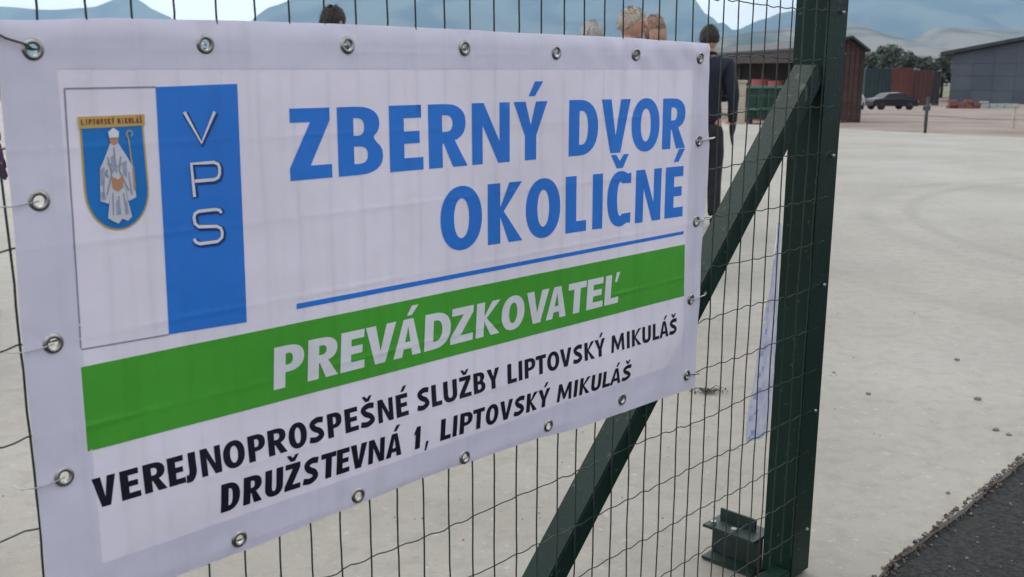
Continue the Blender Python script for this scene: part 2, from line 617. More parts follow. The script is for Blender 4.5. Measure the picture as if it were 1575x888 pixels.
def container(x0, x1, ytop, ybase, Y, M_, label, dep=2.5):
    X0, X1 = px(x0, Y), px(x1, Y)
    z0, z1 = gz(Y), pz(ytop, Y)
    L, Hh = X1 - X0, z1 - z0
    root = empty('container', (X0, Y, z0), label, 'container')
    MB().box((L / 2, dep / 2, Hh / 2 + .08), (L - .1, dep - .1, Hh - .2)).build('body', M_, root)
    for xx in (0.06, L - .06):
        for yy in (0.03, dep - .03):
            MB().box((xx, yy, Hh / 2), (.16, .16, Hh)).build('corner_post', M_, root)
    for yy in (0.03, dep - .03):
        MB().box((L / 2, yy, Hh - .07), (L - .26, .14, .14)).build('rail', M_, root)
        MB().box((L / 2, yy, .08), (L - .26, .14, .16)).build('rail', M_, root)
    nr = max(4, int(L / .45))
    rib = MB().box((0, 0, 0), (.18, .08, Hh - .45)).mesh('rib', [M_])
    for i in range(nr):
        o_ = link('rib', rib, root)
        o_.location = (.3 + i * (L - .6) / (nr - 1), .02, Hh / 2)
    return root


container(1331, 1371, 104, 156, 112, M_teal, 'dark teal steel container left of the red ones behind the parked car')
container(1372, 1404, 103, 156, 112, M_red, 'bright rust red steel container in the middle of the row')
container(1405, 1434, 106, 156, 113, M_brown, 'brownish red container at the right end of the row')
container(1437, 1447, 108, 156, 114, M_blk, 'narrow black cabinet between brown container and grey hall')


def car(x, y, Y, rz, M_, label, L=4.2):
    root = empty('parked_car', (x, y, gz(Y)), label, 'car', None, rz)
    prof = [(-L / 2, .35), (-L / 2 + .05, .75), (-L / 2 + .25, .9), (-L * .28, .98), (-L * .15, 1.36), (L * .18, 1.42), (L * .36, 1.0), (L / 2 - .1, .92), (L / 2, .55), (L / 2, .3)]
    low = [p for p in prof if True]
    m_ = MB()
    nn = len(prof)
    for sy in (-1, 1):
        pass
    vs_ = []
    for yy, ins in ((-.84, 0), (.84, 0)):
        for (a_, z_) in prof:
            k = .86 if z_ > 1.1 else 1
            vs_.append((a_, yy * k, z_))
    fs = [tuple(reversed(range(nn))), tuple(range(nn, 2 * nn))] + [(i, (i + 1) % nn, nn + (i + 1) % nn, nn + i) for i in range(nn)]
    m_.add(vs_, fs)
    m_.build('body', M_, root, bevel=.05)
    for sy in (-1, 1):
        MB().add([(-L * .24, sy * .80, 1.0), (L * .3, sy * .80, 1.03), (L * .17, sy * .735, 1.34), (-L * .13, sy * .735, 1.29)], [(0, 1, 2, 3)]).build('side_window', M_glass, root)
    MB().add([(L * .365, -.66, 1.01), (L * .365, .66, 1.01), (L * .2, .62, 1.40), (L * .2, -.62, 1.40)], [(0, 1, 2, 3)]).build('windscreen', M_glass, root)
    wm = MB()
    wm.tube([(0, -.1, 0), (0, .1, 0)], .31, 16)
    wme = wm.mesh('wheel', [M_tyre])
    for sx in (-.31, .31):
        for sy in (-.76, .76):
            o_ = link('wheel', wme, root)
            o_.location = (sx * L, sy, .31)
    for sy in (-.6, .6):
        MB().box((L / 2 + .0, sy, .68), (.06, .32, .14)).build('headlight', M_lamp, root)
        MB().box((-L / 2 + .03, sy, .72), (.06, .28, .14)).build('tail_light', M_tail, root)
    return root


M_glass = mat('car_glass', (0.02, 0.025, 0.03), rough=.08)
M_tyre = mat('tyre', (0.015, 0.015, 0.015), rough=.9)
M_lamp = mat('lamp_lens', (0.6, 0.6, 0.6), rough=.2)
M_tail = mat('tail_lens', (0.3, 0.01, 0.01), rough=.3)
M_cblk = mat('black_paint', (0.012, 0.012, 0.015), rough=.35, spec=.3)
M_cwht = mat('white_paint', (0.62, 0.62, 0.62), rough=.3)
car(px(1373, 86), 86, 86, R(12), M_cblk, 'black car parked in front of the teal and red containers')
car(px(1322, 78), 80, 80, R(60), M_cwht, 'white car half hidden behind the brown shed corner', 3.9)

M_brickr = mat('red_brick', (0.17, 0.06, 0.045), (0.24, 0.10, 0.08), scale=3, rough=.95)
M_pale = mat('pale_block', (0.26, 0.30, 0.31), (0.38, 0.41, 0.41), scale=2, rough=.9)


def heap(x0, x1, ytop, Y, M_, label, cat, name, seed):
    r_ = random.Random(seed)
    X0, X1 = px(x0, Y), px(x1, Y)
    z0 = gz(Y)
    Hh = pz(ytop, Y) - z0
    root = empty(name, (X0, Y, z0), label, cat)
    L = X1 - X0
    k = int(L / .7)
    for i in range(k):
        for j in range(3):
            if j == 2 and r_.random() < .45:
                continue
            m_ = MB().box((0, 0, 0), (.66, .6, Hh / 3 * .96))
            o_ = m_.build('block', M_, root)
            o_.location = ((i + .5) * L / k, r_.uniform(-.15, .15), Hh / 6 + j * Hh / 3)
            o_.rotation_euler = (0, 0, r_.uniform(-.15, .15))


heap(1462, 1512, 152, 96, M_brickr, 'long low stack of reddish blocks at the foot of the grey hall', 'block stack', 'block_stack', 2)
heap(1513, 1572, 154, 97, M_pale, 'long low stack of pale blue grey blocks at the foot of the grey hall', 'block stack', 'block_stack', 5)

# ------------------------------------------------------------------ brown open shed behind the people
M_wood = mat('brown_boards', (0.026, 0.018, 0.014), (0.045, 0.03, 0.024), scale=3, rough=.9)
M_wood2 = mat('reddish_boards', (0.05, 0.024, 0.022), (0.07, 0.036, 0.032), scale=3, rough=.9)
Ys = 32
shed = empty('storage_shed', (px(1270, Ys), Ys, gz(Ys)), 'low brown board shed with dark roof and open left side beside the post', 'shed')
sx0, sx1, sz = px(1228, Ys) - px(1270, Ys), px(1329, Ys) - px(1270, Ys), -gz(Ys)
top_l, top_r, top_p = sz + pz(74, Ys), sz + pz(76, Ys), sz + pz(57, Ys)
pxp = px(1304, Ys) - px(1270, Ys)
DEP = 20.0


def roofz(x_):
    return top_l + (top_p - top_l) * (x_ - sx0) / (pxp - sx0) if x_ < pxp else top_p + (top_r - top_p) * (x_ - pxp) / (sx1 - pxp)


nb = 13
for i in range(nb):          # boards of the gable end
    xa, xb = sx0 + (sx1 - sx0) * i / nb + .012, sx0 + (sx1 - sx0) * (i + 1) / nb - .012
    m = MB()
    m.add([(xa, 0, 0), (xb, 0, 0), (xb, 0, roofz(xb) - .05), (xa, 0, roofz(xa) - .05), (xa, .03, 0), (xb, .03, 0), (xb, .03, roofz(xb) - .05), (xa, .03, roofz(xa) - .05)],
          [(0, 1, 2, 3), (7, 6, 5, 4), (0, 4, 5, 1), (1, 5, 6, 2), (2, 6, 7, 3), (3, 7, 4, 0)])
    m.build('board', [M_wood, M_wood2][i in (9, 10, 11)], shed)
m = MB()
m.box((sx1 - .05, DEP / 2 + .05, top_r / 2 - .05), (.06, DEP, top_r - .1))
m.box(((sx0 + sx1) / 2, DEP, top_l / 2 - .1), (sx1 - sx0 - .1, .06, top_l - .1))
m.build('back_wall', M_wood, shed)
m = MB()
for (xa, xb) in ((sx0 - .25, pxp), (pxp, sx1 + .08)):
    za = roofz(max(xa, sx0)) - (.05 if xa < sx0 else 0)
    zb_ = roofz(min(xb, sx1)) - (.05 if xb > sx1 else 0)
    P_ = [(xa, -.2, za), (xb, -.2, zb_), (xb, DEP + .2, zb_), (xa, DEP + .2, za)]
    m.add(P_ + [(a_, b_, c_ + .07) for a_, b_, c_ in P_], [(0, 1, 2, 3), (7, 6, 5, 4), (0, 4, 5, 1), (1, 5, 6, 2), (2, 6, 7, 3), (3, 7, 4, 0)])
m.build('roof', M_roofd, shed)
m = MB()
m.box((sx0 - .2, DEP / 2, top_l - .24), (.05, DEP + .3, .36))
m.build('fascia', M_wood, shed)
for i in range(6):
    MB().box((sx0 + .05, 1.0 + i * (DEP - 1.5) / 5, (top_l - .1) / 2), (.11, .11, top_l - .1)).build('post', M_wood, shed)

M_ored = mat('dull_red_tank', (0.26, 0.06, 0.05), (0.34, 0.10, 0.08), scale=3, rough=.7)
M_cream = mat('cream_paint', (0.5, 0.42, 0.33), rough=.8)
M_orange = mat('orange_plastic', (0.55, 0.20, 0.04), (0.5, 0.24, 0.1), scale=4, rough=.6)


def drum(x, Y, M_, label, r=.28, h=.9, zoff=0):
    prof = [(0, 0), (r, 0), (r, h * .3), (r * 1.04, h * .32), (r, h * .34), (r, h * .64), (r * 1.04, h * .66), (r, h * .68), (r, h), (r * .93, h), (r * .93, h - .02), (0, h - .02)]
    m_ = MB()
    nn = 18
    vs_ = [(a_ * math.cos(2 * PI * k / nn), a_ * math.sin(2 * PI * k / nn), z_) for a_, z_ in prof for k in range(nn)]
    m_.add(vs_, [(i * nn + k, i * nn + (k + 1) % nn, (i + 1) * nn + (k + 1) % nn, (i + 1) * nn + k) for i in range(len(prof) - 1) for k in range(nn)])
    o_ = m_.build('drum', M_)
    o_.location = (px(x, Y), Y, gz(Y) + zoff)
    tag(o_, label, 'drum')
    return o_


# dark green skip standing before the shed
M_skip = mat('green_skip_paint', (0.008, 0.04, 0.026), (0.02, 0.075, 0.05), scale=1.5, rough=.6)
M_rail = mat('pale_green_rail', (0.05, 0.14, 0.11), (0.08, 0.18, 0.14), scale=2, rough=.6)
YK = 29.5
kx0, kx1 = px(1146, YK), px(1222, YK)
skip = empty('waste_skip', (kx0, YK, gz(YK)), 'dark green steel waste skip with paler rails beside the brace', 'skip')
L, Hh = kx1 - kx0, pz(134, YK) - gz(YK)
m = MB()
dp = 1.3
o8 = [(0.12, .1, .14), (L - .12, .1, .14), (L - .12, dp - .1, .14), (.12, dp - .1, .14), (0, 0, Hh), (L, 0, Hh), (L, dp, Hh), (0, dp, Hh)]
i8 = [(.15, .14, .18), (L - .15, .14, .18), (L - .15, dp - .14, .18), (.15, dp - .14, .18), (.04, .04, Hh), (L - .04, .04, Hh), (L - .04, dp - .04, Hh), (.04, dp - .04, Hh)]
m.add(o8, [(0, 3, 2, 1), (0, 1, 5, 4), (1, 2, 6, 5), (2, 3, 7, 6), (3, 0, 4, 7)])
m.add(i8, [(0, 1, 2, 3), (4, 5, 1, 0), (5, 6, 2, 1), (6, 7, 3, 2), (7, 4, 0, 3)])
m.build('body', M_skip, skip)
MB().box((L / 2, -.03, Hh + .02), (L + .1, .07, .07)).build('rail', M_rail, skip)
MB().box((L / 2, .035, Hh * .42), (L - .1, .07, .06)).build('rail', M_rail, skip)
for i in range(5):
    MB().box((.12 + i * (L - .24) / 4, 0.0, Hh * .6), (.06, .07, Hh * .72)).build('rib', M_skip, skip)
for sx in (.25, L - .25):
    MB().box((sx, dp / 2, .07), (.1, dp - .2, .14)).build('skid', M_blk, skip)
drum(1170, 34.5, M_ored, 'dull red drum, left one under the shed roof', .3, 1.35)
drum(1196, 34.0, M_ored, 'dull red drum, right one under the shed roof next to the brace', .3, 1.3)
# cream bollard and orange object between person and skip
o = MB().box((0, 0, .62), (.24, .24, 1.05)).box((0, 0, 1.17), (.30, .30, .07)).box((0, 0, .05), (.34, .34, .1)).build('concrete_bollard', M_cream, bevel=.01)
o.location = (px(1140, 27.5), 27.5, gz(27.5))
tag(o, 'cream square bollard between the dark dressed man and green skip', 'bollard')
m = MB()
m.tube([(0, 0, 0.03), (0, 0, .42)], [.16, .05], 16)
m.box((0, 0, .015), (.42, .42, .03))
o = m.build('traffic_cone', M_orange)
o.location = (px(1128, 26.2), 26.2, gz(26.2))
tag(o, 'small orange cone standing on the ground below the cream bollard', 'cone')

# ------------------------------------------------------------------ low wire fence on the far edge of the yard
M_post = mat('fence_post_paint', (0.035, 0.04, 0.035), (0.065, 0.07, 0.06), scale=5, rough=.8)
fo = A1 + dd * 0
lowf = empty('wire_fence', (A1.x, A1.y, 0), 'low wire fence with thin posts along the far edge of the yard', 'fence')


def fl(t_, z_=0.0, off=.12):
    p_ = dd * t_ + Vector((dd.y, -dd.x, 0)) * -off
    return Vector((p_.x, p_.y, z_))


for t_, h_, r_ in ((-6, .75, .02), (-3.6, .78, .02), (-1.1, .75, .02), (1.93, .78, .034), (4.6, .7, .02), (6.6, .74, .02)):
    p_ = fl(t_)
    MB().tube([p_ + Vector((0, 0, -.05)), p_ + Vector((0, 0, h_))], r_, 8).build('post', M_post, lowf)
for z_ in (.70, .36):
    pts = [fl(-6 + i * .9, z_ + .02 * math.sin(i * 1.7)) for i in range(15)]
    MB().tube(pts, .005, 5).build('wire', M_post, lowf)
# thin stake behind the fence
m = MB().box((0, 0, .28), (.06, .05, .56)).box((0, 0, .5), (.2, .02, .12))
o = m.build('stake', M_post)
o.location = (px(1430, 28), 28, gz(28) - .02)
tag(o, 'short stake with small board in the dirt right of the thick fence post', 'stake')
o = MB().box((0, 0, .28), (.07, .06, .56)).box((0, 0, .58), (.11, .1, .04)).build('stake', M_cream)
o.location = (px(1567, 27), 27, gz(27) - .02)
tag(o, 'short pale stake in the dirt at the right picture edge', 'stake')
# ------------------------------------------------------------------ PEOPLE
def skin_mesh(chains, name, mats, sub=1):
    """chains: list of [(point, (rx, ry)), ...]; a chain may start with an index into earlier points ('#i')"""
    bm_ = bmesh.new()
    lay = bm_.verts.layers.skin.verify()
    allv = []
    for ch in chains:
        prev = None
        for it in ch:
            if isinstance(it, int):
                prev = allv[it]
                continue
            p_, r_ = it
            v = bm_.verts.new(p_)
            if not isinstance(r_, tuple):
                r_ = (r_, r_)
            v[lay].radius = r_
            allv.append(v)
            if prev is not None:
                bm_.edges.new((prev, v))
            prev = v
    allv[0][lay].use_root = True
    me = bpy.data.meshes.new(name + '_cage')
    bm_.to_mesh(me)
    bm_.free()
    o_ = bpy.data.objects.new(name, me)
    COL.objects.link(o_)
    sk = o_.modifiers.new('Skin', 'SKIN')
    sk.use_smooth_shade = True
    ss = o_.modifiers.new('Sub', 'SUBSURF')
    ss.levels = ss.render_levels = sub
    dg = bpy.context.evaluated_depsgraph_get()
    res_ = bpy.data.meshes.new_from_object(o_.evaluated_get(dg))
    bpy.data.objects.remove(o_)
    res_.name = name
    res_.materials.clear()
    for q in mats:
        res_.materials.append(q)
    for p_ in res_.polygons:
        p_.use_smooth = True
    return res_


def join_into(me, mb):
    bm_ = bmesh.new()
    bm_.from_mesh(me)
    tmp = mb.mesh('tmp', me.materials[:] or [None])
    bm_.from_mesh(tmp)
    bm_.to_mesh(me)
    bm_.free()
    for p_ in me.polygons:
        p_.use_smooth = True


M_skin = mat('skin', (0.42, 0.22, 0.15), (0.50, 0.28, 0.20), scale=14, rough=.55)
M_eye = mat('eye_white', (0.5, 0.5, 0.48), rough=.2)
M_iris = mat('iris', (0.02, 0.015, 0.01), rough=.1)
M_lip = mat('lip', (0.32, 0.11, 0.09), rough=.5)
M_navy = mat('navy_cloth', (0.008, 0.009, 0.020), (0.016, 0.017, 0.032), scale=9, rough=.9, bump=.6, bscale=14)
M_char = mat('charcoal_cloth', (0.010, 0.010, 0.014), (0.02, 0.02, 0.026), scale=9, rough=.9, bump=.6, bscale=14)
M_jean = mat('blue_denim', (0.02, 0.035, 0.08), (0.035, 0.05, 0.1), scale=9, rough=.9, bump=.5, bscale=14)
M_purp = mat('violet_cloth', (0.05, 0.02, 0.07), (0.08, 0.03, 0.1), scale=9, rough=.9, bump=.5, bscale=14)
M_mag = mat('magenta_cloth', (0.25, 0.03, 0.11), (0.33, 0.05, 0.15), scale=9, rough=.85, bump=.5, bscale=14)
M_shoe = mat('black_leather', (0.012, 0.011, 0.011), rough=.4)
H_dark = mat('dark_brown_hair', (0.012, 0.008, 0.006), (0.03, 0.02, 0.014), scale=60, rough=.7, bump=.8, bscale=120)
H_grey = mat('grey_blond_hair', (0.30, 0.25, 0.19), (0.46, 0.40, 0.33), scale=60, rough=.7, bump=.8, bscale=120)
H_rust = mat('light_brown_hair', (0.22, 0.12, 0.075), (0.33, 0.20, 0.14), scale=60, rough=.7, bump=.8, bscale=120)
H_silv = mat('silver_hair', (0.33, 0.31, 0.28), (0.48, 0.46, 0.42), scale=60, rough=.7, bump=.8, bscale=120)


def person(x, Y, ytop, face, label, hair, jacket, trousers, group=None, long_hair=0.0, bald=0.0, arm='down', bulk=1.0, stance=.02, gloves=None):
    z0 = gz(Y)
    H = pz(ytop, Y) - z0
    k = H / 1.80
    root = empty('person', (px(x, Y), Y, z0), label, 'person', group, face)
    root.scale = (k, k, k)
    rr = random.Random(int(x * 7))
    B = bulk
    # front of the body is -Y (towards the camera when face = 0)
    hipx = .092
    sh = .185 * B

    def arm_pts(sx):
        if arm == 'folded':
            return [(sx * sh, 0, 1.47), (sx * .25 * B, .02, 1.20), (sx * .05, -.20, 1.16), (-sx * .04, -.235, 1.17)]
        return [(sx * sh, 0, 1.47), (sx * .245 * B, .025, 1.19), (sx * .25 * B, -.045, .93), (sx * .245 * B, -.065, .86)]
    body = [[((0, 0, .98), (.09 * B, .07)), ((0, 0, 1.12), (.12 * B, .09)), ((0, 0, 1.30), (.14 * B, .10)), ((0, 0, 1.46), (.10, .075)), ((0, .0, 1.535), (.055, .055)), ((0, -.012, 1.60), (.055, .06)), ((0, -.018, 1.665), (.070, .085)), ((0, -.012, 1.73), (.072, .090)), ((0, -.008, 1.782), (.045, .06))]]
    nidx = 9
    for sx in (-1, 1):
        a_ = arm_pts(sx)
        body.append([3, (a_[0], .052), (a_[1], .040), (a_[2], .028), (a_[3], (.036, .018))])
        nidx += 4
        hb = nidx - 1
        d = (Vector(a_[3]) - Vector(a_[2])).normalized()
        side = Vector((0, -1, 0)) if arm == 'down' else Vector((0, 0, 1))
        for f in range(4):
            b0 = Vector(a_[3]) + side * (.026 - .017 * f) + d * .035
            ln = (.068, .078, .072, .056)[f]
            cur = side.cross(d) * sx * .016
            body.append([hb, (tuple(b0), .0095), (tuple(b0 + d * ln * .5 + cur * .4), .0085), (tuple(b0 + d * ln + cur), .0065)])
            nidx += 3
        b0 = Vector(a_[3]) + side * .034
        body.append([hb, (tuple(b0), .011), (tuple(b0 + d * .03 + side * .012), .0095), (tuple(b0 + d * .055 + side * .012), .008)])
        nidx += 3
        body.append([0, ((sx * hipx, 0, .90), .065), ((sx * (hipx + stance * .4), -.01, .52), .052), ((sx * (hipx + stance * .6), .02, .30), .050), ((sx * (hipx + stance), .02, .09), .036), ((sx * (hipx + stance) * 1.1, -.10, .035), (.035, .025))])
        nidx += 5
    me = skin_mesh(body, 'body', [M_skin], 1)
    extra = MB()
    extra.ball((0, -.016, 1.685), (.076, .096, .112), 16, 12)
    extra.ball((0, -.040, 1.615), (.045, .055, .038), 12, 8)
    extra.tube([(0, -.108, 1.705), (0, -.124, 1.675), (0, -.112, 1.662)], [.009, .014, .010], 8)
    for sx in (-1, 1):
        extra.ball((sx * .078, .0, 1.68), (.010, .020, .032), 8, 6)
    join_into(me, extra)
    link('body', me, root)
    for sx in (-1, 1):
        MB().ball((sx * .032, -.100, 1.70), (.014, .008, .008), 8, 6).build('eye', M_eye, root)
        MB().ball((sx * .032, -.1075, 1.70), (.0055, .003, .0055), 8, 6).build('iris', M_iris, root)
    MB().tube([(-.024, -.100, 1.636), (0, -.111, 1.634), (.024, -.100, 1.636)], [.003, .006, .003], 6).build('mouth', M_lip, root)
    # hair: a cap with uneven locks
    hm = MB()
    nu, nv_ = 28, 14
    for j in range(nv_ + 1):
        th = (PI * .62 + long_hair * .25) * j / nv_
        for i in range(nu):
            ph = 2 * PI * i / nu
            fr_ = max(0, -math.sin(ph))       # front
            t_ = th * (1 - .42 * fr_ ** 1.3)
            d = Vector((math.sin(t_) * math.cos(ph), math.sin(t_) * math.sin(ph), math.cos(t_)))
            rad_ = 1.0 + .07 * noise.noise(d * 3.1 + Vector((x, 0, 0))) + .05 * noise.noise(d * 9 + Vector((x, 0, 0))) - (.08 if j == nv_ else 0)
            bd = 1 - bald * max(0, 1 - t_ / 1.0) * .14
            p_ = Vector((d.x * .086, d.y * .106, d.z * .118)) * rad_ * bd
            hm.v.append(tuple(p_ + Vector((0, -.010, 1.688))))
    for j in range(nv_):
        for i in range(nu):
            hm.f.append((j * nu + i, (j + 1) * nu + i, (j + 1) * nu + (i + 1) % nu, j * nu + (i + 1) % nu))
            hm.mi.append(0)
            hm.sm.append(True)
    rh = random.Random(int(x))
    for q in range(420):           # locks
        ph, t_ = rh.uniform(0, 6.28), rh.uniform(0.1, 1.75 + long_hair)
        if math.sin(ph) < -.3 and t_ > 1.0:
            continue
        d = Vector((math.sin(t_) * math.cos(ph), math.sin(t_) * math.sin(ph), math.cos(t_)))
        p_ = Vector((d.x * .086, d.y * .106, d.z * .118)) + Vector((0, -.010, 1.688))
        tg = Vector((math.cos(t_) * math.cos(ph), math.cos(t_) * math.sin(ph), -math.sin(t_))) + Vector((rh.gauss(0, .3), rh.gauss(0, .3), 0))
        q2 = p_ + tg * rh.uniform(.02, .04) + d * rh.uniform(.0, .012)
        sd_ = tg.cross(d).normalized() * .004
        hm.add([p_ - sd_, p_ + sd_, q2 + d * .002], [(0, 1, 2)])
    if long_hair:
        hm.tube([(0, .06, 1.68), (0, .085, 1.58), (0, .08, 1.50)], [.07, .065, .03], 12)
    hm.build('hair', hair, root)
    # jacket
    jk = [[((0, 0, .90), (.160 * B, .125)), ((0, 0, 1.05), (.155 * B, .120)), ((0, 0, 1.18), (.150 * B, .118)), ((0, 0, 1.34), (.165 * B, .120)), ((0, 0, 1.46), (.125, .092)), ((0, .004, 1.535), (.072, .070))]]
    for sx in (-1, 1):
        a_ = arm_pts(sx)
        e = Vector(a_[2]) + (Vector(a_[2]) - Vector(a_[1])) * -.04
        jk.append([4, (a_[0], .075), (a_[1], .058), (tuple((Vector(a_[1]) + e) / 2), .050), (tuple(e), .044)])
    jm = skin_mesh(jk, 'jacket', [jacket], 2)
    for v_ in jm.vertices:
        n_ = noise.noise(Vector(v_.co) * 9 + Vector((x, 0, 0))) * .008
        v_.co += Vector(v_.normal) * n_
    link('jacket', jm, root)
    cm = MB().tube([(.062 * math.cos(a_ * PI / 8), -.004 + .064 * math.sin(a_ * PI / 8), 1.555 + .006 * math.sin(a_ * PI / 8)) for a_ in range(16)], .016, 8, closed=True)
    cm.build('collar', jacket, root)
    if gloves:
        for sx in (-1, 1):
            a_ = arm_pts(sx)
            w0, w1 = Vector(a_[2]), Vector(a_[3])
            d = (w1 - w0).normalized()
            side = Vector((0, -1, 0)) if arm == 'down' else Vector((0, 0, 1))
            gl_ = [[(tuple(w0 - d * .03), .037), (tuple(w0 + d * .02), .034), (tuple(w1), (.040, .024))]]
            for f in range(4):
                b0 = w1 + side * (.026 - .017 * f) + d * .035
                ln = (.068, .078, .072, .056)[f]
                cur = side.cross(d) * sx * .016
                gl_.append([2, (tuple(b0), .0125), (tuple(b0 + d * ln * .5 + cur * .4), .012), (tuple(b0 + d * (ln + .006) + cur), .010)])
            b0 = w1 + side * .036
            gl_.append([2, (tuple(b0), .014), (tuple(b0 + d * .03 + side * .013), .013), (tuple(b0 + d * .06 + side * .013), .011)])
            link('glove', skin_mesh(gl_, 'glove', [gloves], 1), root)
    # trousers
    tr_ = [[((0, 0, 1.0), (.135 * B, .108)), ((0, 0, .90), (.14 * B, .112))]]
    for sx in (-1, 1):
        tr_.append([1, ((sx * hipx, 0, .80), .098), ((sx * (hipx + stance * .4), -.01, .52), .074), ((sx * (hipx + stance * .6), .015, .30), .066), ((sx * (hipx + stance), .015, .085), .062)])
    tm = skin_mesh(tr_, 'trousers', [trousers], 2)
    for v_ in tm.vertices:
        v_.co += Vector(v_.normal) * noise.noise(Vector(v_.co) * 8 + Vector((0, x, 0))) * .007
    link('trousers', tm, root)
    for sx in (-1, 1):
        m_ = MB()
        fx = sx * (hipx + stance) * 1.05
        m_.ball((fx, -.06, .048), (.050, .135, .048), 14, 8)
        m_.ball((fx, .02, .075), (.045, .055, .055), 12, 8)
        m_.box((fx, -.055, .012), (.088, .25, .022))
        m_.build('shoe', M_shoe, root)
    return root


GRP = None
person(1088, 9.1, 38, R(164), 'dark haired person in navy jacket and black trousers standing right of the banner', H_dark, M_navy, M_char, bulk=.95, gloves=M_char)
person(512, 7.6, 10, R(150), 'person whose short dark hair shows over the top edge near the third eyelet', H_dark, M_char, M_jean)
person(909, 8.6, 31, R(215), 'silver haired person, only the crown showing, leftmost in the group of heads above the banner', H_silv, M_navy, M_char, bald=.6)
person(967, 7.6, 11, R(60), 'grey blond haired person with pink face, tallest in the group of heads', H_grey, M_purp, M_jean, long_hair=.0)
person(1004, 8.0, 23, R(195), 'light brown haired person just right of the grey blond head', H_rust, M_purp, M_char, long_hair=.5)
person(-109, 5.6, -40, R(176), 'person in magenta jacket at the far left picture edge, mostly out of frame', H_rust, M_mag, M_purp, bulk=1.1, stance=-.02, gloves=M_purp)
#@@GATE
# ------------------------------------------------------------------ GATE (local frame: x along the gate, y up, z towards the camera)
VB = -24.5
GM = Matrix(((FD.x, 0, FN.x, FO.x - FD.x * U0 * S), (FD.y, 0, FN.y, FO.y - FD.y * U0 * S), (0, 1, 0, 0), (0, 0, 0, 1)))


def L3(u, v, wz=0.0):           # gate cell units -> local metres
    return Vector((u * S, (v - VB) * S, wz * S))


M_green = mat('green_powder_coat', (0.0018, 0.0135, 0.0085), (0.0035, 0.020, 0.013), scale=3, spec=.22, rough=.5, bump=.12, bscale=120)
M_wire = mat('green_grey_wire', (0.010, 0.022, 0.016), (0.024, 0.036, 0.028), scale=60, rough=.5)
M_clip = mat('zinc_clip', (0.35, 0.36, 0.35), (0.22, 0.22, 0.22), scale=90, rough=.45, metal=.7)


def scuff(m_, dust, chip):
    t = m_.node_tree
    b = t.nodes['Principled BSDF']
    co = t.nodes.new('ShaderNodeTexCoord')
    base_ = b.inputs['Base Color'].links[0].from_socket
    for sc_, lo_, hi_, am_, col_, st in ((5, .5, .75, .35, dust, (1, .25, 1)), (70, .66, .70, .9, chip, (1, 1, 1)), (14, .68, .72, .8, chip, (1, .5, 1))):
        mp_ = t.nodes.new('ShaderNodeMapping')
        mp_.inputs['Scale'].default_value = st
        n_ = t.nodes.new('ShaderNodeTexNoise')
        n_.inputs['Scale'].default_value = sc_
        n_.inputs['Detail'].default_value = 8
        r_ = t.nodes.new('ShaderNodeMapRange')
        r_.inputs['From Min'].default_value = lo_
        r_.inputs['From Max'].default_value = hi_
        r_.inputs['To Max'].default_value = am_
        mm = t.nodes.new('ShaderNodeMix')
        mm.data_type = 'RGBA'
        t.links.new(co.outputs['Object'], mp_.inputs[0])
        t.links.new(mp_.outputs[0], n_.inputs['Vector'])
        t.links.new(n_.outputs[0], r_.inputs['Value'])
        t.links.new(r_.outputs[0], mm.inputs['Factor'])
        t.links.new(base_, mm.inputs['A'])
        mm.inputs['B'].default_value = (*col_, 1)
        base_ = mm.outputs['Result']
    t.links.new(base_, b.inputs['Base Color'])


scuff(M_green, (0.012, 0.024, 0.02), (0.06, 0.07, 0.06))
gate = empty('gate', (0, 0, 0), 'green steel gate leaf with wire mesh, square post and diagonal brace', 'gate')
gate.matrix_world = GM


def square_tube(p0, p1, wd, dp, nz_=Vector((0, 0, 1)), bevel=.004):
    """box tube from p0 to p1 (centre line of its front face), wd across, dp deep behind"""
    d = (p1 - p0).normalized()
    a_ = nz_.cross(d).normalized()
    m_ = MB()
    c0, c1 = p0 - nz_ * dp / 2, p1 - nz_ * dp / 2
    pts = []
    for c in (c0, c1):
        for sa, sb in ((-1, -1), (1, -1), (1, 1), (-1, 1)):
            pts.append(c + a_ * wd / 2 * sa + nz_ * dp / 2 * sb)
    m_.add(pts, [(0, 1, 2, 3), (7, 6, 5, 4), (0, 4, 5, 1), (1, 5, 6, 2), (2, 6, 7, 3), (3, 7, 4, 0)])
    return m_


ZF = -0.05                      # front face of the tubes, just behind the wires
VT = 10.2
square_tube(L3(34.1, VB + .15, ZF), L3(34.1, VT, ZF), 1.8 * S, 1.6 * S).build('post', M_green, gate, 'thick square green post', bevel=.004)
MB().box(L3(34.1, VT + .08, ZF - .8), (1.95 * S, .12 * S, 1.75 * S)).build('post_cap', M_green, gate, bevel=.002)
square_tube(L3(-6, VB + .4, ZF), L3(33.12, VB + .4, ZF), .7 * S, .9 * S).build('bottom_rail', M_green, gate, bevel=.003)
square_tube(L3(-6, VT - .6, ZF), L3(33.12, VT - .6, ZF), 1.0 * S, 1.0 * S).build('top_rail', M_green, gate, bevel=.003)
# diagonal brace
bs = 1.045
bu0, bu1 = 9.75, 32.9
bv = lambda u: -15.58 - .58 + (u - 17.64) * bs
square_tube(L3(bu0, bv(bu0), ZF - .02), L3(bu1, bv(bu1), ZF - .02), .95 * S, 1.12 * S).build('diagonal_brace', M_green, gate, 'diagonal square tube running up to the post', bevel=.003)

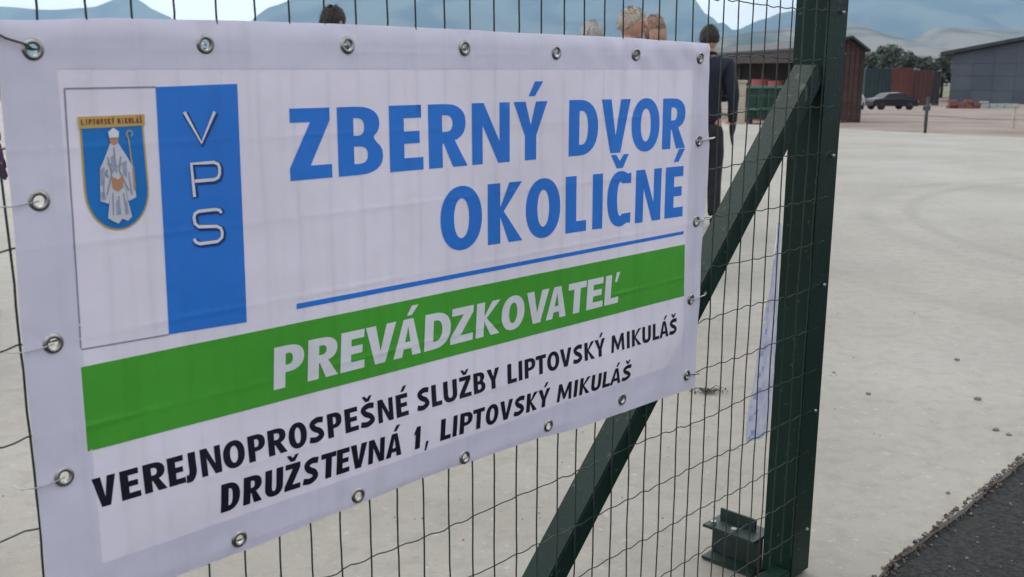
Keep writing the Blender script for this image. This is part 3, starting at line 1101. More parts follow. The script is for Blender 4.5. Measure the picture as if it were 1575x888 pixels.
# wires
rw = random.Random(11)
hrows = [2.35 - 2.03 * k for k in range(-3, 13)]
hrows = [v for v in hrows if VB + 1.2 < v < VT]
rad = .027 * S
vvar = []
for k in range(4):
    pts = []
    NV = 70
    for i in range(NV + 1):
        v = VB + 1.5 + (VT - .7 - VB - 1.5) * i / NV
        wob = noise.noise(Vector((v * .35, k * 7.3, 0))) * .07 + noise.noise(Vector((v * 1.3, k * 3.3, 4))) * .022
        pts.append(Vector((wob * S, (v - VB) * S, noise.noise(Vector((v * .4, k * 5.1, 9))) * .02 * S)))
    vvar.append(MB().tube(pts, rad, 6).mesh('vertical_wire', [M_wire]))
for i in range(-6, 34):
    o = link('vertical_wire', vvar[rw.randrange(4)], gate)
    o.location = ((i if i != -1 else -.93) * S + rw.uniform(-.03, .03) * S, 0, 0)
hvar = []
for k in range(4):
    pts = []
    NH = 40 * 4
    for i in range(NH + 1):
        u = -6 + 40.2 * i / NH
        ph = (u % 1.0)
        wob = .06 * math.sin(2 * PI * u + k) * (.5 + 1.1 * noise.noise(Vector((u * .5, k * 4.1, 2)))) + noise.noise(Vector((u * .22, k * 9.1, 5))) * .16
        pts.append(Vector((u * S, wob * S, (.062 + .006 * math.sin(u * 3)) * S - .13 * S)))
    hvar.append(MB().tube(pts, rad * .82, 6).mesh('horizontal_wire', [M_wire]))
for i, v in enumerate(hrows):
    o = link('horizontal_wire', hvar[rw.randrange(4)], gate)
    o.location = (0, (v - VB) * S, 0)
# clips that hold the mesh to the post
cl = MB().tube([(0, 0, 0), (0, 0, .006)], .0045, 10).ball((0, 0, .006), (.0045, .0045, .0025), 10, 5).mesh('clip', [M_clip])
for v in (9.0, 2.3, -3.89, -9.81, -15.9, -21.96):
    o = link('clip', cl, gate)
    o.location = L3(34.3, v, .0)
    o.rotation_euler = (0, 0, rw.uniform(-.3, .3))
# weld bead at brace/post joint
pts = [L3(33.1, bv(33.1) + .5 - 1.3 * i / 10, ZF + .01 - .0) for i in range(11)]
MB().tube([p_ + Vector((rw.uniform(-.001, .001), 0, 0)) for p_ in pts], .0025, 6).build('weld', M_green, gate)

# I-section bracket at the post foot, running back from the post
M_brk = mat('bracket_green', (0.003, 0.014, 0.010), (0.012, 0.024, 0.020), scale=18, rough=.5, bump=.15, bscale=90)
brk = empty('roller_bracket', (0, 0, 0), 'short green I-section bracket on the ground at the foot of the gate post', 'bracket')
brk.matrix_world = GM
zc0, zc1 = -1.66, -4.6
uc = 33.25
for vv in (-22.65, -24.38):
    MB().box(L3(uc, vv, (zc0 + zc1) / 2), (1.8 * S, .16 * S, abs(zc1 - zc0) * S)).build('flange', M_brk, brk, bevel=.0015)
MB().box(L3(uc + .02, -23.515, (zc0 + zc1) / 2), (.16 * S, 1.56 * S, (abs(zc1 - zc0) - .1) * S)).build('web', M_brk, brk, bevel=.001)
MB().box(L3(uc + .2, -22.25, (zc0 + zc1) / 2 - .1), (.14 * S, .62 * S, (abs(zc1 - zc0) - .9) * S)).build('guide_plate', M_brk, brk, bevel=.001)
for q in (zc1 + .4, zc1 + 1.6):
    MB().tube([L3(uc - .55, -22.58, q), L3(uc - .55, -22.40, q)], .16 * S, 6, smooth=False).build('bolt', M_clip, brk)

# ------------------------------------------------------------------ BANNER
def vinyl(name, c, trans=.16, ridge=.55, rough=.42):
    m_ = bpy.data.materials.new(name)
    m_.use_nodes = True
    t = m_.node_tree
    b = t.nodes['Principled BSDF']
    b.inputs['Base Color'].default_value = (*c, 1)
    b.inputs['Roughness'].default_value = rough
    b.inputs['Specular IOR Level'].default_value = .35
    tr = t.nodes.new('ShaderNodeBsdfTranslucent')
    tr.inputs['Color'].default_value = (*c, 1)
    mix = t.nodes.new('ShaderNodeMixShader')
    mix.inputs[0].default_value = trans
    o_ = t.nodes['Material Output']
    t.links.new(b.outputs[0], mix.inputs[1])
    t.links.new(tr.outputs[0], mix.inputs[2])
    t.links.new(mix.outputs[0], o_.inputs[0])
    co = t.nodes.new('ShaderNodeTexCoord')
    sp = t.nodes.new('ShaderNodeSeparateXYZ')
    t.links.new(co.outputs['Object'], sp.inputs[0])

    def math_(op, a_, b_=None):
        n_ = t.nodes.new('ShaderNodeMath')
        n_.operation = op
        for i, q in enumerate((a_, b_)):
            if q is None:
                continue
            if isinstance(q, (int, float)):
                n_.inputs[i].default_value = q
            else:
                t.links.new(q, n_.inputs[i])
        return n_.outputs[0]

    def line(src, period, shift, wd):
        q = math_('ADD', math_('MULTIPLY', src, 1 / (S * period)), shift)
        q = math_('SUBTRACT', math_('FRACT', math_('ADD', q, .5)), .5)
        q = math_('ABSOLUTE', q)
        q = math_('DIVIDE', q, wd / period)
        q = math_('SUBTRACT', 1.0, q)
        return math_('MAXIMUM', q, 0.0)
    n1 = t.nodes.new('ShaderNodeTexNoise')
    n1.inputs['Scale'].default_value = 5
    t.links.new(co.outputs['Object'], n1.inputs['Vector'])
    gate_n = t.nodes.new('ShaderNodeMapRange')
    gate_n.inputs['From Min'].default_value = .42
    gate_n.inputs['From Max'].default_value = .62
    t.links.new(n1.outputs[0], gate_n.inputs['Value'])
    ln = math_('ADD', math_('MULTIPLY', line(sp.outputs[0], 1.0, 0.0, .10), 1.0),
               math_('MULTIPLY', line(sp.outputs[1], 2.03, -((2.35 - VB) % 2.03) / 2.03, .12), .7))
    ln = math_('MULTIPLY', ln, math_('ADD', math_('MULTIPLY', gate_n.outputs[0], .8), .25))
    n2 = t.nodes.new('ShaderNodeTexNoise')
    n2.inputs['Scale'].default_value = 9
    n2.inputs['Detail'].default_value = 4
    t.links.new(co.outputs['Object'], n2.inputs['Vector'])
    h = math_('ADD', math_('MULTIPLY', ln, .0011 * ridge), math_('MULTIPLY', n2.outputs[0], .0035))
    n3 = t.nodes.new('ShaderNodeTexNoise')
    n3.inputs['Scale'].default_value = 900
    t.links.new(co.outputs['Object'], n3.inputs['Vector'])
    h = math_('ADD', h, math_('MULTIPLY', n3.outputs[0], .00006))
    bp = t.nodes.new('ShaderNodeBump')
    bp.inputs['Distance'].default_value = 1.0
    bp.inputs['Strength'].default_value = 1.0
    t.links.new(h, bp.inputs['Height'])
    t.links.new(bp.outputs[0], b.inputs['Normal'])
    # handling grime, dulling the print a little
    n4 = t.nodes.new('ShaderNodeTexNoise')
    n4.inputs['Scale'].default_value = 3.0
    n4.inputs['Detail'].default_value = 8
    t.links.new(co.outputs['Object'], n4.inputs['Vector'])
    cr_ = t.nodes.new('ShaderNodeValToRGB')
    cr_.color_ramp.elements[0].position = .35
    cr_.color_ramp.elements[0].color = (c[0] * .90, c[1] * .90, c[2] * .90, 1)
    cr_.color_ramp.elements[1].position = .6
    cr_.color_ramp.elements[1].color = (*c, 1)
    t.links.new(n4.outputs[0], cr_.inputs[0])
    ms = t.nodes.new('ShaderNodeMapping')
    ms.inputs['Scale'].default_value = (26, 1.6, 1)
    t.links.new(co.outputs['Object'], ms.inputs[0])
    n5 = t.nodes.new('ShaderNodeTexNoise')
    n5.inputs['Scale'].default_value = 1.0
    n5.inputs['Detail'].default_value = 6
    t.links.new(ms.outputs[0], n5.inputs['Vector'])
    r5 = t.nodes.new('ShaderNodeMapRange')
    r5.inputs['From Min'].default_value = .52
    r5.inputs['From Max'].default_value = .78
    r5.inputs['To Max'].default_value = .30
    t.links.new(n5.outputs[0], r5.inputs['Value'])
    m5 = t.nodes.new('ShaderNodeMix')
    m5.data_type = 'RGBA'
    m5.inputs['B'].default_value = (c[0] * .62, c[1] * .61, c[2] * .56, 1)
    t.links.new(r5.outputs[0], m5.inputs['Factor'])
    t.links.new(cr_.outputs[0], m5.inputs['A'])
    t.links.new(m5.outputs['Result'], b.inputs['Base Color'])
    return m_


V_white = vinyl('white_vinyl', (0.80, 0.735, 0.83), trans=.10)
V_hem = vinyl('white_vinyl_hem', (0.75, 0.71, 0.825), trans=.08, ridge=.25)
V_blue = vinyl('blue_print', (0.03, 0.21, 0.72), trans=.06)
V_green = vinyl('green_print', (0.075, 0.39, 0.037), trans=.08, ridge=1.1)
V_black = vinyl('black_print', (0.008, 0.008, 0.02), trans=.01)
V_wprint = vinyl('white_print', (0.82, 0.80, 0.84), trans=.05)
V_gold = vinyl('gold_print', (0.58, 0.42, 0.14), trans=.05)
V_redp = vinyl('red_print', (0.35, 0.04, 0.03), trans=.05)
V_line = vinyl('grey_print', (0.28, 0.29, 0.38), trans=.05)
V_dkb = vinyl('dark_blue_print', (0.012, 0.05, 0.22), trans=.05)
V_skin = vinyl('flesh_print', (0.52, 0.26, 0.14), trans=.05)
M_ring = mat('nickel_eyelet', (0.42, 0.41, 0.38), (0.25, 0.24, 0.22), scale=80, rough=.3, metal=.95)
M_tie = mat('pale_cord', (0.5, 0.5, 0.48), (0.3, 0.3, 0.3), scale=50, rough=.6)
M_tied = mat('dark_tie', (0.05, 0.05, 0.05), rough=.5)

top_e = [(-1.2, .84), (-.68, .84), (1.98, .96), (5.18, 1.0), (7.84, 1.01), (11.44, .99), (14.07, .95), (18.72, .93), (21.5, .87), (25, .80)]
bot_e = [(-1.2, -12.15), (2.59, -12.11), (4.04, -12.12), (6.46, -12.03), (9.97, -11.95), (14.15, -12.03), (17.44, -12.26), (21.2, -12.33), (25, -12.41)]
lef_e = [(-14, -.86), (-11, -.92), (-7.55, -.9), (-5.55, -.9), (-2.84, -.83), (-1.85, -.84), (2, -.78)]
rig_e = [(-14, 24.07), (-12.4, 24.08), (-8.84, 24.17), (-5.79, 24.2), (-4.1, 24.42), (-3.0, 24.36), (-2.2, 24.18), (.8, 24.1), (2, 24.1)]


def itp(tb, x):
    if x <= tb[0][0]:
        return tb[0][1]
    for (a_, ya), (b_, yb) in zip(tb, tb[1:]):
        if x <= b_:
            f = (x - a_) / (b_ - a_)
            return ya + (yb - ya) * (f * f * (3 - 2 * f))
    return tb[-1][1]


EYE = [(-.1, 0), (3.83, .02), (7.72, .03), (11.75, .02), (15.62, -.02), (19.62, -.02), (23.23, -.04)]
px_top = [(48, 78), (313, 70), (532, 71), (712, 75), (853, 82), (976, 85), (1073, 90)]
eyelets = []


def uv_from_px(x, y):
    """point of the gate plane seen at a picture position (used once, to take the eyelet spacing off the photo)"""
    c, s_ = math.cos(ROLL), math.sin(ROLL)
    a_, b_ = (x - 787.5) / 1556.7, -(y - 444) / 1556.7
    xr, zr = c * a_ + s_ * b_, -s_ * a_ + c * b_
    d = Vector((xr, math.cos(PITCH) + zr * math.sin(PITCH), -math.sin(PITCH) + zr * math.cos(PITCH)))
    t_ = FO.dot(FN) / d.dot(FN)
    q = d * t_
    return ((q - FO).dot(FD) / S + U0, q.z / S)


for k_, lst in (('top', px_top), ('right', [(1072, 217), (1068, 341), (1060, 461)]),
                ('bottom', [(1054, 577), (954, 614), (841, 655), (712, 703), (548, 762), (366, 829), (160, 902)]),
                ('left', [(58, 310), (80, 529), (97, 733)])):
    for q in lst:
        u_, v_ = uv_from_px(*q)
        eyelets.append((u_, v_, k_))


def bz(u, v):       # relief of the cloth, metres towards the camera
    z_ = .0042
    z_ += .0016 * noise.noise(Vector((u * .22, v * .3, 1.1)))
    z_ += .0010 * noise.noise(Vector((u * .55, v * .16, 5.1)))
    z_ += .0052 * math.exp(-((v + 10.3) / .95) ** 2) * (.65 + .6 * noise.noise(Vector((u * .16, 4.4, 8)))) * min(1, max(0, (u + .9) / 4)) * min(1, max(0, (24.1 - u) / 2))
    # gathers that fan from the eyelets along the top and bottom
    dt, db = max(0, 1 - abs(v - .9) / 2.6), max(0, 1 - abs(v + 12.1) / 2.2)
    z_ += .0014 * dt * math.sin(u * 2 * PI / 3.9 * 2 + .6) * noise.noise(Vector((u * .3, 0, 3)))
    z_ += .0020 * db * noise.noise(Vector((u * .45, 2, 3)))
    # wrinkles pulled between the last eyelets at the right end
    dr = max(0, 1 - abs(v - .35) / .8) * max(0, min(1, (u - 16) / 2))
    z_ += .0022 * dr * math.sin(u * 4.1 + v * 2.0)
    for e_, (eu, ev, _s) in enumerate(eyelets):
        du, dv_ = u - eu, v - ev
        d2 = du * du + dv_ * dv_
        if d2 < 3.2:
            q = 1 - math.sqrt(d2) / 1.79
            z_ += .0010 * q * q * math.sin(4 * math.atan2(dv_, du) + e_ * 1.7) * min(1, d2 * 6) - .0006 * q * q
    de = max(0, 1 - (24.3 - u) / 1.3) if u < 24.3 else 1
    z_ += .0024 * de * math.sin(v * 2.05 + .4) * .6
    return z_


def BP(u, v, layer=0):
    return Vector((u * S, (v - VB) * S, bz(u, v) + layer * .00055))


GS = .2
UA, UB, VA_, VB_ = -.9, 24.1, -12.1, .9
NU, NVv = int(round((UB - UA) / GS)), int(round((VB_ - VA_) / GS))


def warp(u, v):
    """move the straight cut edges of the sheet onto the edges as they hang"""
    uu, vv = u, v
    a_ = max(0, 1 - (VB_ - v) / .45)
    vv += (itp(top_e, u) - VB_) * a_
    a_ = max(0, 1 - (v - VA_) / .45)
    vv += (itp(bot_e, u) - VA_) * a_
    a_ = max(0, 1 - (u - UA) / .35)
    uu += (itp(lef_e, v) - UA) * a_
    a_ = max(0, 1 - (UB - u) / .35)
    uu += (itp(rig_e, v) - UB) * a_
    return uu, vv


def cloth(cells, layer, hole=.125):
    m_ = MB()
    idx = {}

    def vid(i, j):
        if (i, j) not in idx:
            u, v = warp(UA + i * GS, VA_ + j * GS)
            p_ = BP(u, v, layer)
            if j == NVv:
                p_.z -= .0035      # hem rolls back over the top
            if j == 0:
                p_.z -= .0015
            if i in (0, NU):
                p_.z -= .0022
            idx[(i, j)] = len(m_.v)
            m_.v.append(tuple(p_))
        return idx[(i, j)]
    blocked = {}
    for e, (u, v, _) in enumerate(eyelets):
        ci, cj = int(round((u - UA) / GS)), int(round((v - VA_) / GS))
        for i in range(ci - 2, ci + 2):
            for j in range(cj - 2, cj + 2):
                blocked[(i, j)] = e
    used = set()
    for i in range(NU):
        for j in range(NVv):
            if not cells(i, j):
                continue
            if (i, j) in blocked:
                used.add(blocked[(i, j)])
                continue
            m_.f.append((vid(i, j), vid(i + 1, j), vid(i + 1, j + 1), vid(i, j + 1)))
            m_.mi.append(0)
            m_.sm.append(True)
    for e in used:
        u, v, _ = eyelets[e]
        ci, cj = int(round((u - UA) / GS)), int(round((v - VA_) / GS))
        per = [(ci - 2 + k, cj - 2) for k in range(4)] + [(ci + 2, cj - 2 + k) for k in range(4)] + [(ci + 2 - k, cj + 2) for k in range(4)] + [(ci - 2, cj + 2 - k) for k in range(4)]
        ring = []
        for (i, j) in per:
            pu, pv = UA + i * GS - u, VA_ + j * GS - v
            a_ = math.atan2(pv, pu)
            ring.append(len(m_.v))
            m_.v.append(tuple(BP(u + hole * math.cos(a_), v + hole * math.sin(a_), layer)))
        for k in range(16):
            m_.f.append((vid(*per[k]), vid(*per[(k + 1) % 16]), ring[(k + 1) % 16], ring[k]))
            m_.mi.append(0)
            m_.sm.append(True)
    return m_


banner = empty('banner', (0, 0, 0), 'white vinyl banner with blue, green and black Slovak lettering tied to the gate mesh', 'banner')
banner.matrix_world = GM
cloth(lambda i, j: True, 0).build('sheet', V_white, banner)
HB = 6
cloth(lambda i, j: i < HB or i >= NU - HB + 1 or j < HB - 1 or j >= NVv - HB + 1, .9).build('hem', V_hem, banner, 'folded double hem round the banner')

# eyelets
ring = MB()
prof = []
nn = 22
ro, ri = .225 * S, .115 * S
for (r_, z_) in ((ri, -.002), (ri, .0012), (ri + .0012, .0024), ((ro + ri) / 2, .0027), (ro - .001, .0016), (ro, 0.0)):
    prof.append((r_, z_))
ring.add([(r_ * math.cos(2 * PI * k / nn), r_ * math.sin(2 * PI * k / nn), z_) for r_, z_ in prof for k in range(nn)],
         [(i * nn + k, (i + 1) * nn + k, (i + 1) * nn + (k + 1) % nn, i * nn + (k + 1) % nn) for i in range(len(prof) - 1) for k in range(nn)], 0, True)
rme = ring.mesh('eyelet', [M_ring])
rt = random.Random(5)
for (u, v, side) in eyelets:
    o = link('eyelet', rme, banner)
    o.location = BP(u, v, 1.2)
    o.rotation_euler = (rt.uniform(-.08, .08), rt.uniform(-.08, .08), rt.uniform(0, 6))
    # the tie that runs through it
    p0 = BP(u, v, 0)
    if side == 'top':
        pts = [p0 + Vector((.002, .001, -.010)), p0 + Vector((.001, .000, .001)), p0 + Vector((-.001, -.001, .004)), p0 + Vector((-.0025, .003, .005)), p0 + Vector((-.004, .006, .001)), p0 + Vector((-.003, .004, -.008))]
        if u < 1:
            pts = [p0 + Vector((.001, 0, -.012)), p0 + Vector((0, 0, .003)), p0 + Vector((-.010, .006, .007)), p0 + Vector((-.030, .012, .006)), p0 + Vector((-.050, .024, -.003)), p0 + Vector((-.058, .035, -.01))]
        MB().tube(pts, .0014, 6).build('tie', M_tie if u > 1 else M_tied, banner)
    elif side == 'left':
        pts = [p0 + Vector((.001, 0, -.010)), p0 + Vector((-.001, 0, .003)), p0 + Vector((-.012, -.0015, .0045)), p0 + Vector((-.034, -.004, .003)), p0 + Vector((-.052, -.002, -.002)), p0 + Vector((-.057, .0, -.010))]
        MB().tube(pts, .0009, 6).build('tie', M_tie, banner)
    elif side == 'right':
        pts = [p0 + Vector((-.001, 0, -.010)), p0 + Vector((.001, 0, .004)), p0 + Vector((.018, .001, .005)), p0 + Vector((.050, .002, .003)), p0 + Vector((.072, .003, -.006)), p0 + Vector((.05, .001, -.012))]
        MB().tube(pts, .0015, 6).build('tie', M_tie, banner)
    elif abs(u - 23.6) < 1:
        pts = [p0 + Vector((-.001, 0, -.010)), p0 + Vector((.001, 0, .004)), p0 + Vector((.03, -.004, .004)), p0 + Vector((.06, -.012, -.006))]
        MB().tube(pts, .0013, 6).build('tie', M_tied, banner)


# --- lettering: every glyph is an outline drawn here, cap height 1, width W, stem s, bar b
def sarc(cx, cy, rx, ry, a0, a1, n_=14, e=2.35):
    r_ = []
    for i in range(n_ + 1):
        a_ = R(a0 + (a1 - a0) * i / n_)
        c, s_ = math.cos(a_), math.sin(a_)
        r_.append((cx + rx * math.copysign(abs(c) ** (2 / e), c), cy + ry * math.copysign(abs(s_) ** (2 / e), s_)))
    return r_


def stroke(pts, ws):
    Lf, Rt = [], []
    for i, p_ in enumerate(pts):
        a_, b_ = pts[max(i - 1, 0)], pts[min(i + 1, len(pts) - 1)]
        d = Vector((b_[0] - a_[0], b_[1] - a_[1])).normalized()
        w_ = ws[i] if isinstance(ws, list) else ws
        Lf.append((p_[0] - d.y * w_ / 2, p_[1] + d.x * w_ / 2))
        Rt.append((p_[0] + d.y * w_ / 2, p_[1] - d.x * w_ / 2))
    return Lf + Rt[::-1]


def bez(P_, n_=24):
    """Catmull-Rom through points"""
    out_ = []
    Q = [P_[0]] + P_ + [P_[-1]]
    for i in range(1, len(Q) - 2):
        for k in range(n_ // 4):
            t = k / (n_ // 4)
            o_ = []
            for c in (0, 1):
                a_, b_, c_, d_ = Q[i - 1][c], Q[i][c], Q[i + 1][c], Q[i + 2][c]
                o_.append(.5 * (2 * b_ + (c_ - a_) * t + (2 * a_ - 5 * b_ + 4 * c_ - d_) * t * t + (3 * b_ - a_ - 3 * c_ + d_) * t ** 3))
            out_.append(tuple(o_))
    out_.append(P_[-1])
    return out_


def bowl(x0, x1, y0, y1, n_=12, k=.55):
    """right-hand bowl from (.., y1) round to (.., y0)"""
    rx = (x1 - x0) * k
    return sarc(x1 - rx, (y0 + y1) / 2, rx, (y1 - y0) / 2, 90, -90, n_, 2.3)


def glyph(ch, W, s, b):
    if ch == 'I':
        return [[(0, 0), (0, 1), (W, 1), (W, 0)]]
    if ch == 'L':
        return [[(0, 0), (0, 1), (s, 1), (s, b), (W, b), (W, 0)]]
    if ch == 'E':
        m0, m1 = .5 - b * .48 + .01, .5 + b * .48 + .01
        return [[(0, 0), (0, 1), (W * .96, 1), (W * .96, 1 - b), (s, 1 - b), (s, m1), (W * .9, m1), (W * .9, m0), (s, m0), (s, b), (W, b), (W, 0)]]
    if ch == 'T':
        c = W / 2
        return [[(c - s / 2, 0), (c - s / 2, 1 - b), (0, 1 - b), (0, 1), (W, 1), (W, 1 - b), (c + s / 2, 1 - b), (c + s / 2, 0)]]
    if ch == 'Z':
        return [[(0, 0), (0, b * .9), (W - s * 1.22, 1 - b), (.03, 1 - b), (.03, 1), (W * .98, 1), (W * .98, 1 - b * .9), (s * 1.22, b), (W, b), (W, 0)]]
    if ch == 'N':
        t = s * .84
        return [[(0, 0), (0, 1), (t * 1.12, 1), (W - t, .36), (W - t, 1), (W, 1), (W, 0), (W - t * 1.12, 0), (t, .64), (t, 0)]]
    if ch == 'M':
        t = s * .8
        c = W / 2
        return [[(0, 0), (W * .06, 1), (W * .06 + t * 1.1, 1), (c, .42), (W * .94 - t * 1.1, 1), (W * .94, 1), (W, 0), (W - t, 0), (W * .94 - t * .98, .62), (c + t * .34, .1), (c - t * .34, .1), (W * .06 + t * .98, .62), (t, 0)]]
    if ch == 'V':
        c = W / 2
        return [[(0, 1), (s, 1), (c, .32), (W - s, 1), (W, 1), (c + s * .52, 0), (c - s * .52, 0)]]
    if ch == 'Y':
        c = W / 2
        return [[(0, 1), (s * 1.02, 1), (c, .60), (W - s * 1.02, 1), (W, 1), (c + s / 2, .42), (c + s / 2, 0), (c - s / 2, 0), (c - s / 2, .42)]]
    if ch == 'A':
        c = W / 2
        y0, y1 = .2, .2 + b * .9
        f = lambda y: s * .95 + (c - s * .95) * (y / .80)
        return [[(0, 0), (c - s * .52, 1), (c + s * .52, 1), (W, 0), (W - s * .95, 0), (W - f(y0) + 0.0, y0), (f(y0), y0), (s * .95, 0)],
                [(f(y1), y1), (c, .80), (W - f(y1), y1)]]
    if ch == 'K':
        return [[(0, 0), (0, 1), (s, 1), (s, .60), (W - s * 1.1, 1), (W * .98, 1), (s * 1.28, .53), (W, 0), (W - s * 1.15, 0), (s, .44), (s, 0)]]
    if ch == 'D':
        return [[(0, 0), (0, 1), (W * .35, 1)] + bowl(0, W, 0, 1, 18, .66)[1:-1] + [(W * .35, 0)],
                [(s, b), (s, 1 - b), (W * .36, 1 - b)] + bowl(s, W - s, b, 1 - b, 16, .75)[1:-1] + [(W * .36, b)]]
    if ch == 'P':
        y0 = .36
        return [[(0, 0), (0, 1), (W * .4, 1)] + bowl(0, W, y0, 1)[1:-1] + [(W * .4, y0), (s, y0), (s, 0)],
                [(s, y0 + b * .85), (s, 1 - b * .9)] + bowl(s, W - s, y0 + b * .85, 1 - b * .9, 10, .6)]
    if ch == 'R':
        y0 = .40
        bw = bowl(0, W * .96, y0, 1)
        cut = [p_ for p_ in bw[1:-1] if not (p_[0] < W * .70 and p_[1] < .6)]
        return [[(0, 0), (0, 1), (W * .4, 1)] + cut + [(W * .66, .43), (W, 0), (W - s * 1.12, 0), (s * 1.1, .38), (s, .38), (s, 0)],
                [(s, y0 + b * .85), (s, 1 - b * .9)] + bowl(s, W * .96 - s, y0 + b * .85, 1 - b * .9, 10, .6)]
    if ch == 'B':
        t = bowl(0, W * .93, .5, 1)
        u_ = bowl(0, W, 0, .54)
        t = [p_ for p_ in t[1:-1] if not (p_[1] < .56)]
        u_ = [p_ for p_ in u_[1:-1] if not (p_[1] > .50)]
        return [[(0, 0), (0, 1), (W * .4, 1)] + t + [(W * .80, .53)] + u_ + [(W * .4, 0)],
                [(s, .5 + b * .40), (s, 1 - b * .85)] + bowl(s, W * .93 - s, .5 + b * .40, 1 - b * .85, 8, .6),
                [(s, b * .85), (s, .5 - b * .40)] + bowl(s, W - s, b * .85, .5 - b * .40, 8, .6)]
    if ch == 'O':
        return [sarc(W / 2, .5, W / 2, .515, 0, 360, 40, 2.15)[:-1], sarc(W / 2, .5, W / 2 - s, .515 - b, 0, 360, 30, 2.1)[:-1]]
    if ch == 'C':
        o_ = sarc(W * .55, .5, W * .55, .515, 62, 298, 30, 2.2)
        i_ = sarc(W * .55, .5, W * .55 - s, .515 - b, 298, 62, 26, 2.1)
        return [[(W, .97)] + o_ + [(W, .03), (W, .03 + b * 1.0)] + i_ + [(W, .97 - b * 1.0)]]
    if ch == 'U':
        o_ = sarc(W / 2, .36, W / 2, .375, 180, 360, 18, 2.3)
        i_ = sarc(W / 2, .36, W / 2 - s, .375 - b, 360, 180, 14, 2.2)
        return [[(0, 1)] + o_ + [(W, 1), (W - s, 1)] + i_ + [(s, 1)]]
    if ch == 'J':
        c = bez([(W - s / 2, 1), (W - s / 2, .6), (W - s / 2, .3), (W - s * .8, .12), (W * .3, b * .45), (0.0, b * .5)])
        return [stroke(c, s)]
    if ch == 'S':
        t = (s + b) / 2 * .98
        c = bez([(W * .94, 1 - t * .62), (W * .6, 1 - t * .46), (W * .32, .93 - t * .4), (s * .52, .735), (W * .34, .57), (W * .66, .44), (W - s * .52, .27), (W * .66, .07 + t * .4), (W * .38, t * .46), (.0, t * .68)])
        return [stroke(c, t)]
    if ch == '1':
        return [[(W - s, 0), (W - s, .70), (0, .62), (0, .74), (W - s * .8, 1), (W, 1), (W, 0)]]
    if ch == ',':
        return [[(.1 * W, -.2), (.35 * W, .22), (W, .22), (.55 * W, -.2)]]
    return []


def accent(kind, W, s):
    c = W / 2
    if kind == 'acute':
        return [[(c - .06, 1.09), (c + .10, 1.34), (c + .10 + s * .72, 1.34), (c + .10, 1.09)]]
    if kind == 'caron':
        h_ = s * .55
        return [[(c - .26, 1.32), (c - .11, 1.32), (c, 1.20), (c + .11, 1.32), (c + .26, 1.32), (c + .09, 1.07), (c - .09, 1.07)]]
    if kind == 'apos':
        return [[(W * .68, .72), (W * .76, 1.05), (W * .76 + s * .6, 1.05), (W * .68 + s * .35, .72)]]


ACC = {'Ý': ('Y', 'acute'), 'Č': ('C', 'caron'), 'É': ('E', 'acute'), 'Á': ('A', 'acute'), 'Ľ': ('L', 'apos'), 'Š': ('S', 'caron'), 'Ž': ('Z', 'caron')}


def flat_print(name, loops_uv, matl, layer, parent, label=None, res=.22):
    if len(loops_uv) == 1:
        return flat_piece(name, loops_uv, matl, layer, parent, label, res)
    grp_ = bpy.data.objects.new(name, None)
    grp_.empty_display_size = .02
    COL.objects.link(grp_)
    grp_.parent = parent
    if label:
        grp_['label'] = label
    for lp in loops_uv:
        flat_piece('letter' if name == 'lettering' else 'print_piece', [lp], matl, layer, grp_, None, res)
    return grp_


def flat_piece(name, loops_uv, matl, layer, parent, label, res):
    """lay closed outlines (cell units) on the cloth; loops inside loops are holes"""
    m_ = MB()
    for loops in loops_uv:
        vs_, es = [], []
        for lp in loops:
            o_ = len(vs_)
            # split long edges so that the print follows the cloth
            pts = []
            for a_, b_ in zip(lp, lp[1:] + lp[:1]):
                k = max(1, int(math.hypot(b_[0] - a_[0], b_[1] - a_[1]) / res))
                for q in range(k):
                    pts.append((a_[0] + (b_[0] - a_[0]) * q / k, a_[1] + (b_[1] - a_[1]) * q / k))
            vs_ += [Vector(p_) for p_ in pts]
            es += [(o_ + i, o_ + (i + 1) % len(pts)) for i in range(len(pts))]
        u0_, u1_ = min(p_.x for p_ in vs_), max(p_.x for p_ in vs_)
        v0_, v1_ = min(p_.y for p_ in vs_), max(p_.y for p_ in vs_)
        i = 1
        while u0_ + i * res < u1_:
            j = 1
            while v0_ + j * res < v1_:
                vs_.append(Vector((u0_ + i * res + (j % 2) * res * .2, v0_ + j * res + (i % 2) * .01)))
                j += 1
            i += 1
        r_ = delaunay_2d_cdt(vs_, es, [], 1, 1e-5)
        ov, of = r_[0], r_[2]

        def inside(x, y):
            c_ = False
            for lp in loops:
                for (ax, ay), (bx, by) in zip(lp, lp[1:] + lp[:1]):
                    if (ay > y) != (by > y) and x < (bx - ax) * (y - ay) / (by - ay) + ax:
                        c_ = not c_
            return c_
        of = [f for f in of if inside(sum(ov[q].x for q in f) / 3, sum(ov[q].y for q in f) / 3)]
        m_.add([BP(p_.x, p_.y, layer) for p_ in ov], [tuple(f) for f in of], 0, True)
    o_ = m_.build(name, matl, parent, label)
    # one facing for all
    me = o_.data
    bm = bmesh.new()
    bm.from_mesh(me)
    for f in bm.faces:
        f.normal_update()
        if f.normal.z < 0:
            f.normal_flip()
    bm.to_mesh(me)
    bm.free()
    return o_


